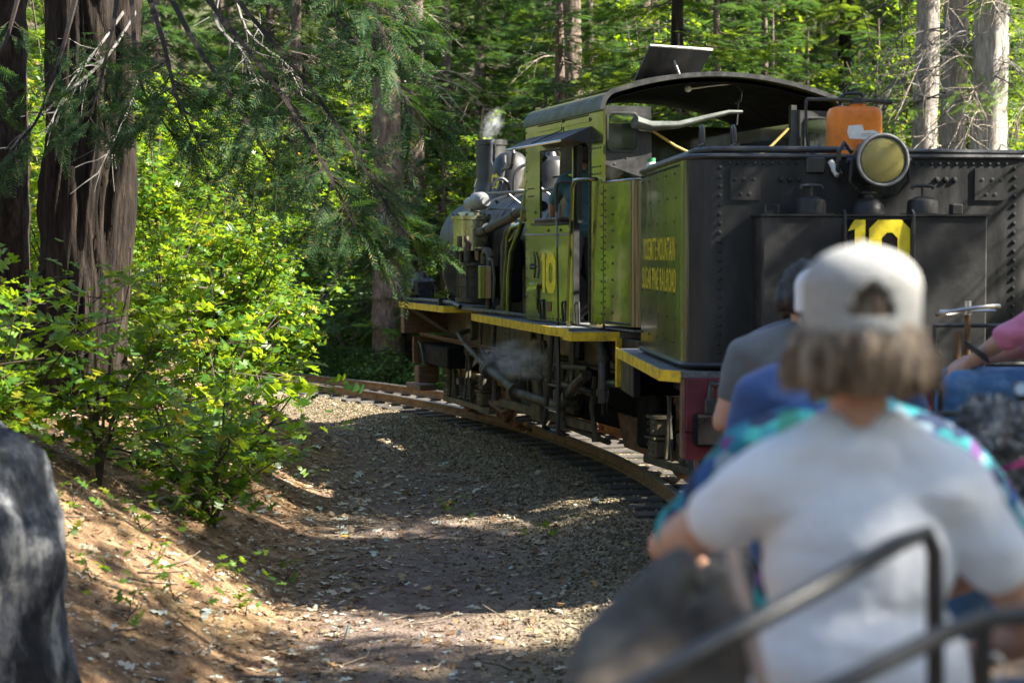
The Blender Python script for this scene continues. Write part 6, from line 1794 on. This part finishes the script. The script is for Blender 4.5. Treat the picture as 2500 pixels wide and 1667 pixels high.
def person(loc, rz, label, shirt, pants, hair='hair_dark', skin='skin', lean=0.0, turn=0.0, nod=0.0, sc=1.0, arms=None, belly=1.0, sleeve=.55, cap=None, hairlen=.0, stand=False, wide=1.0, hairw=1.0, thigh=.44, voxel=.010, folds_on=True):
    """figure facing +y in its own frame; origin at the seat (or at the floor when standing)"""
    e = empty('person', loc, rz, label, 'person'); e.scale = (sc, sc, sc)
    z0 = .88 if stand else 0.0
    Lr = Matrix.Rotation(-lean, 3, 'X')
    def U(p): p = Vector(p); q = Lr @ p; return Vector((q.x, q.y, q.z + z0))
    hc = U((0, .035, .725)); Hr = Matrix.Rotation(turn, 3, 'Z') @ Matrix.Rotation(-nod - lean * .6, 3, 'X')
    def Hd(p): return hc + Hr @ Vector(p)
    W = wide
    torso = [('c', U((-.165 * W, 0, .475)), U((.165 * W, 0, .475)), .066), ('c', U((-.05, -.01, .565)), U((-.16 * W, 0, .49)), .038, .06), ('c', U((.05, -.01, .565)), U((.16 * W, 0, .49)), .038, .06), ('e', U((0, .01, .36)), (.175 * W, .115, .17)), ('e', U((0, .03, .16)), (.165 * W * belly, .125 * belly, .17)), ('c', U((-.09 * W * belly, .0, .05)), U((.09 * W * belly, .0, .05)), .115), ('e', U((0, -.01, .525)), (.075, .06, .05))]
    head = [('c', U((0, .0, .52)), U((0, .02, .65)), .052), ('e', Hd((0, 0, .0)), (.074, .092, .108)), ('e', Hd((0, .035, -.05)), (.055, .062, .062)), ('c', Hd((0, .09, .005)), Hd((0, .108, -.022)), .012, .016), ('c', Hd((-.03, .085, .028)), Hd((.03, .085, .028)), .012),
            ('e', Hd((-.076, -.005, -.01)), (.010, .020, .030)), ('e', Hd((.076, -.005, -.01)), (.010, .020, .030)), ('c', Hd((-.02, .088, -.055)), Hd((.02, .088, -.055)), .009)]
    legs = []
    if stand:
        for s in (-1, 1): legs += [('c', (s * .09, 0, .88), (s * .10, .02, .47), .085, .06), ('c', (s * .10, .02, .47), (s * .10, -.01, .09), .058, .04), ('c', (s * .10, -.03, .04), (s * .11, .15, .03), .04, .032)]
    else:
        for s in (-1, 1): legs += [('c', (s * .09, .03, .075), (s * .12, thigh, .085), .085, .066), ('c', (s * .12, thigh, .07), (s * .12, thigh + .01, -.36), .060, .04), ('c', (s * .12, thigh - .02, -.40), (s * .13, thigh + .14, -.41), .038, .03)]
    arms = arms or {}
    ap = []; sl = []
    for s, key in ((-1, 'L'), (1, 'R')):
        a = arms.get(key, {})
        sh = U((s * .19 * W, 0, .475)); el = a.get('el'); el = U(el) if el else U((s * .25 * W, .05, .22)); wr = a.get('wr'); wr = (U(wr) if not a.get('abs') else Vector(wr)) if wr else U((s * .14, .28, .15))
        ap += [('c', sh, el, .052, .044), ('c', el, wr, .043, .028)]
        d = (wr - el).normalized(); up = Vector(a.get('up', (0, 0, 1))); sd = d.cross(up) * s if d.cross(up).length > .1 else Vector((s, 0, 0))
        ap += hand_prims(wr, d, up, -sd, a.get('grip', .55))
        k = a.get('sleeve', sleeve)
        if k <= 1: sl += [('c', sh, sh.lerp(el, k), .068, .062)]
        else: sl += [('c', sh, el, .068, .056), ('c', el, el.lerp(wr, k - 1), .056, .045)]
    blob('body', torso + head + legs + ap, skin, e, voxel * .85, 4)
    big = [(q[0], q[1], q[2], q[3] * 1.10 + .006, (q[4] if len(q) > 4 else q[3]) * 1.10 + .006) if q[0] == 'c' else (q[0], q[1], tuple(x * 1.05 + .010 for x in q[2])) for q in torso]
    blob('shirt', big + sl, shirt, e, voxel, 7, folds)
    pan = [('c', q[1], q[2], q[3] + .012, q[4] + .014) for k, q in enumerate(legs) if k % 3 < 2] + [('c', (-.08, 0, z0 + .06), (.08, 0, z0 + .06), .125)]
    blob('trousers', pan, pants, e, voxel, 6, folds)
    sh_ = blob('shoes', [('c', Vector(q[1]) + Vector((0, 0, -.005)), Vector(q[2]) + Vector((0, .01, 0)), q[3] + .012, q[4] + .012) for k, q in enumerate(legs) if k % 3 == 2], 'shoe', e, voxel, 4)
    for s in (-1, 1): MB().sphere(Hd((s * .03, .083, .008)), .012, 10, 8).build('eye', 'jug', e)
    if hair:
        hp = [('e', Hd((0, -.018, .022)), (.083 * hairw, .092, .102))]
        if hairlen: hp += [('c', Hd((-.06 * hairw, -.03, 0)), Hd((-.085 * hairw, -.03, -hairlen)), .045, .042), ('c', Hd((.06 * hairw, -.03, 0)), Hd((.085 * hairw, -.03, -hairlen)), .045, .042), ('c', Hd((0, -.05, 0)), Hd((0, -.065, -hairlen)), .062, .06), ('c', Hd((-.04 * hairw, -.05, -hairlen)), Hd((.04 * hairw, -.05, -hairlen)), .055)]
        else: hp += [('e', Hd((0, -.05, -.035)), (.066, .050, .055))]
        blob('hair', hp, hair, e, voxel * .9, 4, lambda v: .010 * fbm(v * np.array([2.4, 2.4, .6]), 22.0, 2, 7))
    if cap:
        make_cap(e, hc, Hr, cap)
    return e

def make_cap(e, hc, Hr, mats, hole=True):
    """baseball cap seen from behind: crown with the arched opening, strap, button and peak"""
    V = []; F_ = []; mi = []
    n, mrow = 64, 22
    idx = {}
    for j in range(mrow + 1):
        t = j / mrow
        for k in range(n):
            a = 2 * math.pi * k / n
            if t < .35:
                z = -.012 + .075 * (t / .35); rx, ry = .099 + .002 * t, .112 + .002 * t
            else:
                q = (t - .35) / .65 * math.pi / 2; z = .063 + .072 * math.sin(q); rx, ry = .100 * math.cos(q), .113 * math.cos(q)
            idx[(j, k)] = len(V)
            V.append(hc + Hr @ Vector((rx * math.sin(a), -.012 - ry * math.cos(a), z + .012)))
    for j in range(mrow):
        for k in range(n):
            a = 2 * math.pi * (k + .5) / n; a = (a + math.pi) % (2 * math.pi) - math.pi
            zt = (j + .5) / mrow
            x = a * .11
            if hole and abs(x) < .040 and .13 < zt < .40 and (x / .040) ** 2 + ((zt - .13) / .27) ** 2 < 1: continue
            F_.append((idx[(j, k)], idx[(j, (k + 1) % n)], idx[(j + 1, (k + 1) % n)], idx[(j + 1, k)])); mi.append(1 if abs(a) < 1.9 else 0)
    me = bpy.data.meshes.new('cap'); me.from_pydata([tuple(v) for v in V], [], F_)
    for m_ in mats: me.materials.append(M[m_])
    if len(mats) > 1: me.polygons.foreach_set('material_index', mi)
    me.polygons.foreach_set('use_smooth', [True] * len(F_))
    o = link('cap', me, e)
    sm = o.modifiers.new('t', 'SOLIDIFY'); sm.thickness = .003
    pk = MB(); pts = []
    for k in range(13):
        a = R(-62 + 124 * k / 12); x = math.sin(a)
        pts.append((hc + Hr @ Vector((.098 * x, -.012 + .110 * math.cos(a), .004)), hc + Hr @ Vector((.092 * x, -.012 + .110 * math.cos(a) + .075 * math.cos(a * .9), -.012 - .02 * x * x))))
    pk.add([q for p_ in pts for q in p_], [(2 * k, 2 * k + 1, 2 * k + 3, 2 * k + 2) for k in range(12)])
    p_ = pk.build('peak', mats[0], o); s2 = p_.modifiers.new('t', 'SOLIDIFY'); s2.thickness = .004
    MB().sphere(hc + Hr @ Vector((0, -.012, .148)), .010, 10, 6, (1, 1, .5)).build('button', mats[0], o)
    return o

CZ = 1.31
woman = person((.585, 2.95, CZ - .012), R(-6), 'woman in a white shirt and beige cap seated with her back to the camera', 'white_shirt', 'jeans', hair=None, lean=.05, wide=.83, belly=1.26, voxel=.008, sleeve=.50,
               arms={'L': {'el': (-.298, .08, .375), 'wr': (-.28, .42, .36), 'grip': .9}, 'R': {'el': (.31, .04, .24), 'wr': (.25, .30, .15)}})
wh = Vector((0, .03, .742))
make_cap(woman, wh, Matrix.Rotation(R(4), 3, 'Z'), ['cap_cloth', 'cap_mesh'])
# bobbed hair as a shell of many strands
hv = []; 
blob('hair', [('e', wh + Vector((0, -.015, .03)), (.088, .100, .10)), ('e', wh + Vector((0, -.03, -.03)), (.105, .100, .075)), ('c', wh + Vector((-.075, -.02, -.02)), wh + Vector((-.098, -.01, -.055)), .045, .036), ('c', wh + Vector((.075, -.02, -.02)), wh + Vector((.098, -.01, -.055)), .045, .036),
              ('c', wh + Vector((-.05, -.07, -.03)), wh + Vector((-.07, -.085, -.065)), .05, .042), ('c', wh + Vector((.05, -.07, -.03)), wh + Vector((.07, -.085, -.065)), .05, .042), ('c', wh + Vector((0, -.08, -.03)), wh + Vector((0, -.09, -.06)), .05, .042)],
     'hair_brown', woman, .007, 4, lambda v: .012 * fbm(v * np.array([2.6, 2.6, .5]), 20.0, 2, 7))
S0 = []; S1 = []
for k in range(900):
    a = rng.uniform(-2.4, 2.4); r0 = rng.uniform(.092, .108); r1 = rng.uniform(.100, .138)
    p0 = np.array([r0 * math.sin(a), -.02 - r0 * math.cos(a), rng.uniform(-.02, .0)]); p2 = np.array([r1 * math.sin(a + rng.normal(0, .08)), -.02 - r1 * .85 * math.cos(a), rng.uniform(-.102, -.055)])
    p1 = (p0 + p2) / 2 + np.array([math.sin(a), -math.cos(a), 0]) * .012
    S0 += [p0, p1]; S1 += [p1, p2]
sv, sf = strips(np.array(S0) + np.array(wh), np.array(S1) + np.array(wh), np.full(len(S0), .0022), np.full(len(S0), .0014))
tag(link('hair_strands', np_mesh('hair_strands', sv, sf, 'hair_brown'), woman), kind='stuff')

person((.735, 3.80, CZ - .05), R(-6), 'person in a teal and blue floral shirt in front of the woman in white', 'floral_shirt', 'trousers', hair='hair_brown', lean=.18, wide=1.16, sleeve=.85, nod=.45, hairlen=.03,
       arms={'L': {'el': (-.40, .10, .27), 'wr': (-.30, .36, .2)}, 'R': {'el': (.40, .10, .27)}})
person((.93, 5.15, CZ - .03), R(-7), 'person in a blue shirt and white cap in the third row', 'blue_shirt', 'jeans', hair='hair_dark', lean=.10, wide=1.12, cap=['cap_white'], skin='skin')
person((1.13, 6.75, CZ - .0), R(-4), 'dark-haired person in a grey shirt hunched forward, in front of the tender\'s red beam', 'grey_shirt', 'trousers', hair='hair_dark', lean=.16, wide=1.25, nod=.45, hairlen=.06)
person((1.42, 8.45, CZ - .04), R(-6), 'dark-haired person in a navy shirt, seated farthest forward', 'navy_shirt', 'trousers', hair='hair_dark', lean=.06, wide=1.2, hairlen=.09, hairw=1.15)
pk_ = person((2.74, 8.6, CZ + .12), R(84), 'person in a pink shirt and faded jeans looking at a phone, at the right edge', 'pink_shirt', 'jeans', hair='hair_dark', skin='skin', lean=.02, nod=.0, sleeve=.97, wide=1.1, sc=1.12, thigh=.50,
             arms={'L': {'el': (-.20, .32, .31), 'wr': (-.08, .46, .19), 'grip': .8}, 'R': {'el': (.24, .16, .24), 'wr': (.10, .40, .2)}})
ph = MB().box(-.037, .037, -.075, .075, -.004, .004, .003).build('phone', 'rail_paint'); 
ph.location = px_at(2385, 858, 8.45); ph.rotation_euler = (R(35), R(35), R(60)); tag(ph, 'dark phone held by the person in pink', 'phone')
p8 = person((1.62, 4.50, CZ - .03), R(60), 'person at the right edge with a black watch, only the forearm in view', 'navy_shirt', 'jeans', hair='hair_dark', lean=.1, wide=1.1, sleeve=.4,
            arms={'L': {'el': (-.24, .12, .20), 'wr': (-.06, .32, .24), 'grip': .5}, 'R': {'el': (.24, .12, .2), 'wr': (.02, .36, .12)}})
wtc = empty('wristwatch', px_at(2492, 960, 4.62), R(20), 'black wristwatch on the arm at the right edge', 'watch')
MB().lathe([(.031, -.012), (.034, -.010), (.034, .010), (.031, .012)], (0, 0, 0), (.7, -.6, .35), 24, cap=False).build('band', 'rubber', wtc)
MB().cyl((-.018, -.026, .012), (-.022, -.032, .015), .017, n=18).build('face', 'steel_bright', wtc)
# engineer at the cab window
W_ = loco.matrix_basis @ Vector((2.30, .93, 1.475))
person(tuple(W_), EA - R(90) , 'engineer in a teal work shirt leaning at the cab window', 'teal_shirt', 'trousers', hair='hair_dark', skin='skin_tan', stand=True, lean=.05, sleeve=.9, sc=1.08,
       arms={'L': {'el': (-.23, .22, .29), 'wr': (-.20, .38, .07), 'grip': .7}, 'R': {'el': (.24, .1, .2)}})

# ================================================================== dog on the lap
surf('dog_fur', [(.03, .03, .032), (.12, .12, .125), (.34, .34, .35)], 9, (.7, .9), bmp=.5, bscale=30)
leafmat('dog_curl', [(0, (.015, .015, .017)), (.45, (.06, .06, .065)), (.75, (.22, .22, .23)), (1, (.50, .50, .50))], trans=.1, rough=.7, tcol=(.3, .3, .3))
surf('pink_nylon', [(.50, .03, .22), (.62, .06, .30)], 5, (.5, .7), bmp=.1)
dg_o = px_at(2462, 1062, 4.3)
dog = empty('dog', (dg_o.x, dg_o.y, CZ + .13), R(35), 'fluffy grey and black dog with a pink collar on a lap at the right edge', 'dog')
dz = dg_o.z - (CZ + .13)
prims = [('e', (.16, .02, .07), (.19, .11, .10)), ('e', (.02, 0, .10), (.10, .09, .09)), ('e', (-.06, 0, dz + .01), (.075, .07, .075)), ('c', (-.02, 0, .10), (-.05, 0, dz), .07, .06), ('c', (-.10, 0, dz - .01), (-.155, 0, dz - .03), .038, .026),
         ('e', (-.03, .07, dz + .03), (.025, .018, .05)), ('e', (-.03, -.07, dz + .03), (.025, .018, .05)), ('c', (-.01, .06, .08), (-.09, .07, -.02), .03, .024), ('c', (-.01, -.06, .08), (-.09, -.07, -.02), .03, .024), ('c', (.28, .05, .05), (.20, .09, -.02), .04, .026), ('c', (.28, -.05, .05), (.20, -.09, -.02), .04, .026), ('c', (.33, 0, .10), (.42, .03, .17), .025, .015)]
db = blob('body', prims, 'dog_fur', dog, .008, 5)
n_ = len(db.data.vertices); vv_ = np.empty(n_ * 3, np.float32); db.data.vertices.foreach_get('co', vv_); vv_ = vv_.reshape(-1, 3).astype(float)
nn_ = np.empty(n_ * 3, np.float32); db.data.vertices.foreach_get('normal', nn_); nn_ = nn_.reshape(-1, 3).astype(float)
pick = rng.integers(0, n_, 5000)
dd_ = nn_[pick] * .7 + rng.normal(0, .55, (5000, 3)) + np.array([0, 0, -.25])
v, f = scatter(np.array([(0, -.12, 0), (0, .12, 0), (.6, .10, .15), (.6, -.10, .15), (1, 0, .0)]), np.array([(0, 1, 2), (0, 2, 3), (3, 2, 4)]), vv_[pick], rots(dd_, nn_[pick] + .01), rng.uniform(.018, .038, 5000))
tag(link('fur', np_mesh('fur', v, f, 'dog_curl'), dog), kind='stuff')
MB().lathe([(.076, -.008), (.079, 0), (.076, .008)], (-.035, 0, dz - .055), (-.35, 0, 1), 24, cap=False).build('collar', 'pink_nylon', dog)
MB().sphere((-.182, 0, dz - .028), .013, 10, 8).build('nose', 'rubber', dog)
for s in (-1, 1): MB().sphere((-.115, s * .03, dz + .025), .010, 8, 6).build('eye', 'rubber', dog)

# ================================================================== jacket and bags in the foreground
surf('jacket_grey', [(.032, .031, .028), (.085, .080, .070)], 6, (.75, .95), bmp=.3, bscale=20, bdist=.02)
surf('jacket_brown', [(.030, .022, .016), (.065, .05, .036)], 6, (.75, .95), bmp=.3, bscale=20, bdist=.02)
surf('strap_tan', [(.26, .18, .14), (.34, .25, .20)], 8, (.75, .9), bmp=.3)
jk = empty('draped_jacket', (.2, 2.5, 1.31), 0, 'grey and brown jacket draped over the bench end, left of the woman in white', 'jacket')
def J(px, py, Y): return px_at(px, py, Y) - jk.location
jw = lambda v: .018 * fbm(v, 9.0, 3, 4)
blob('upper_layer', [('c', J(1660, 1385, 2.62), J(1580, 1500, 2.58), .030, .05), ('c', J(1580, 1500, 2.58), J(1490, 1670, 2.5), .055, .07), ('c', J(1740, 1430, 2.66), J(1715, 1580, 2.62), .035, .065), ('c', J(1500, 1660, 2.5), J(1440, 1860, 2.45), .07, .08), ('c', J(1720, 1560, 2.62), J(1700, 1800, 2.6), .07, .08)], 'jacket_grey', jk, .010, 8, jw)
blob('lower_layer', [('c', J(1720, 1540, 2.58), J(1600, 1640, 2.50), .04, .055), ('c', J(1600, 1610, 2.50), J(1480, 1760, 2.42), .055, .07), ('c', J(1760, 1530, 2.56), J(1720, 1760, 2.50), .05, .07), ('c', J(1560, 1700, 2.46), J(1700, 1800, 2.48), .07, .07)], 'jacket_brown', jk, .010, 8, jw)
st_ = empty('shoulder_strap', (.3, 2.45, 1.31), 0, 'tan strap hanging down beside the draped jacket', 'strap')
MB().tube([px_at(1785, 1340, 2.62) - st_.location, px_at(1805, 1440, 2.58) - st_.location, px_at(1835, 1560, 2.52) - st_.location, px_at(1865, 1700, 2.50) - st_.location], [.010, .012, .012, .012], 8, flat=.4).build('webbing', 'strap_tan', st_)
hbp = px_at(2520, 1560, 2.75)
hb_ = empty('handbag', (hbp.x, hbp.y, CZ), 0, 'dark blue bag with a metal ring at the lower right corner', 'bag')
blob('pouch', [('e', (0, 0, .10), (.09, .07, .12)), ('c', (-.04, 0, .03), (.06, 0, .03), .06)], 'navy_shirt', hb_, .010, 6, jw)
MB().tube([(-.075 + .02 * math.cos(t), -.04, .22 + .02 * math.sin(t)) for t in np.linspace(0, 6.283, 15)], .004, 6).build('ring', 'steel_bright', hb_)

# ================================================================== steam
def steam(name, c, rad, dens, seed, label, drift=(0, 0, 0)):
    m, nt, p, out = nodes_of(name + '_mat_%d' % seed)
    nt.nodes.remove(p)
    pv = nt.nodes.new('ShaderNodeVolumePrincipled'); pv.inputs['Color'].default_value = (.95, .96, .97, 1); pv.inputs['Anisotropy'].default_value = .3
    tc = nt.nodes.new('ShaderNodeTexCoord')
    ln = nt.nodes.new('ShaderNodeVectorMath'); ln.operation = 'LENGTH'; nt.links.new(tc.outputs['Object'], ln.inputs[0])
    nz = noise(nt, tc.outputs['Object'], 2.4 + .1 * seed, 4, .6)
    fall = nt.nodes.new('ShaderNodeMapRange'); fall.inputs['From Min'].default_value = 1.0; fall.inputs['From Max'].default_value = .15; nt.links.new(ln.outputs['Value'], fall.inputs['Value'])
    nm = nt.nodes.new('ShaderNodeMapRange'); nm.inputs['From Min'].default_value = .42; nm.inputs['From Max'].default_value = .68; nt.links.new(nz, nm.inputs['Value'])
    mu = nt.nodes.new('ShaderNodeMath'); mu.operation = 'MULTIPLY'; nt.links.new(fall.outputs[0], mu.inputs[0]); nt.links.new(nm.outputs[0], mu.inputs[1])
    m2 = nt.nodes.new('ShaderNodeMath'); m2.operation = 'MULTIPLY'; nt.links.new(mu.outputs[0], m2.inputs[0]); m2.inputs[1].default_value = dens
    nt.links.new(m2.outputs[0], pv.inputs['Density']); nt.links.new(pv.outputs[0], out.inputs['Volume'])
    o = MB().sphere((0, 0, 0), 1.0, 20, 12).build(name, m)
    o.location = c; o.scale = rad; o.rotation_euler = drift
    return tag(o, label, 'steam', kind='stuff')
sp1 = loco.matrix_basis @ Vector((8.58, BY, 3.98))
steam('steam_puff', (sp1.x + .02, sp1.y, sp1.z), (.16, .17, .28), 6, 1, 'white wisp of steam rising from the smokestack', (0, R(25), 0))
sp2 = loco.matrix_basis @ Vector((3.3, 1.30, 1.02))
steam('steam_puff', sp2, (.50, .40, .26), 6, 3, 'faint steam drifting under the cab running board')
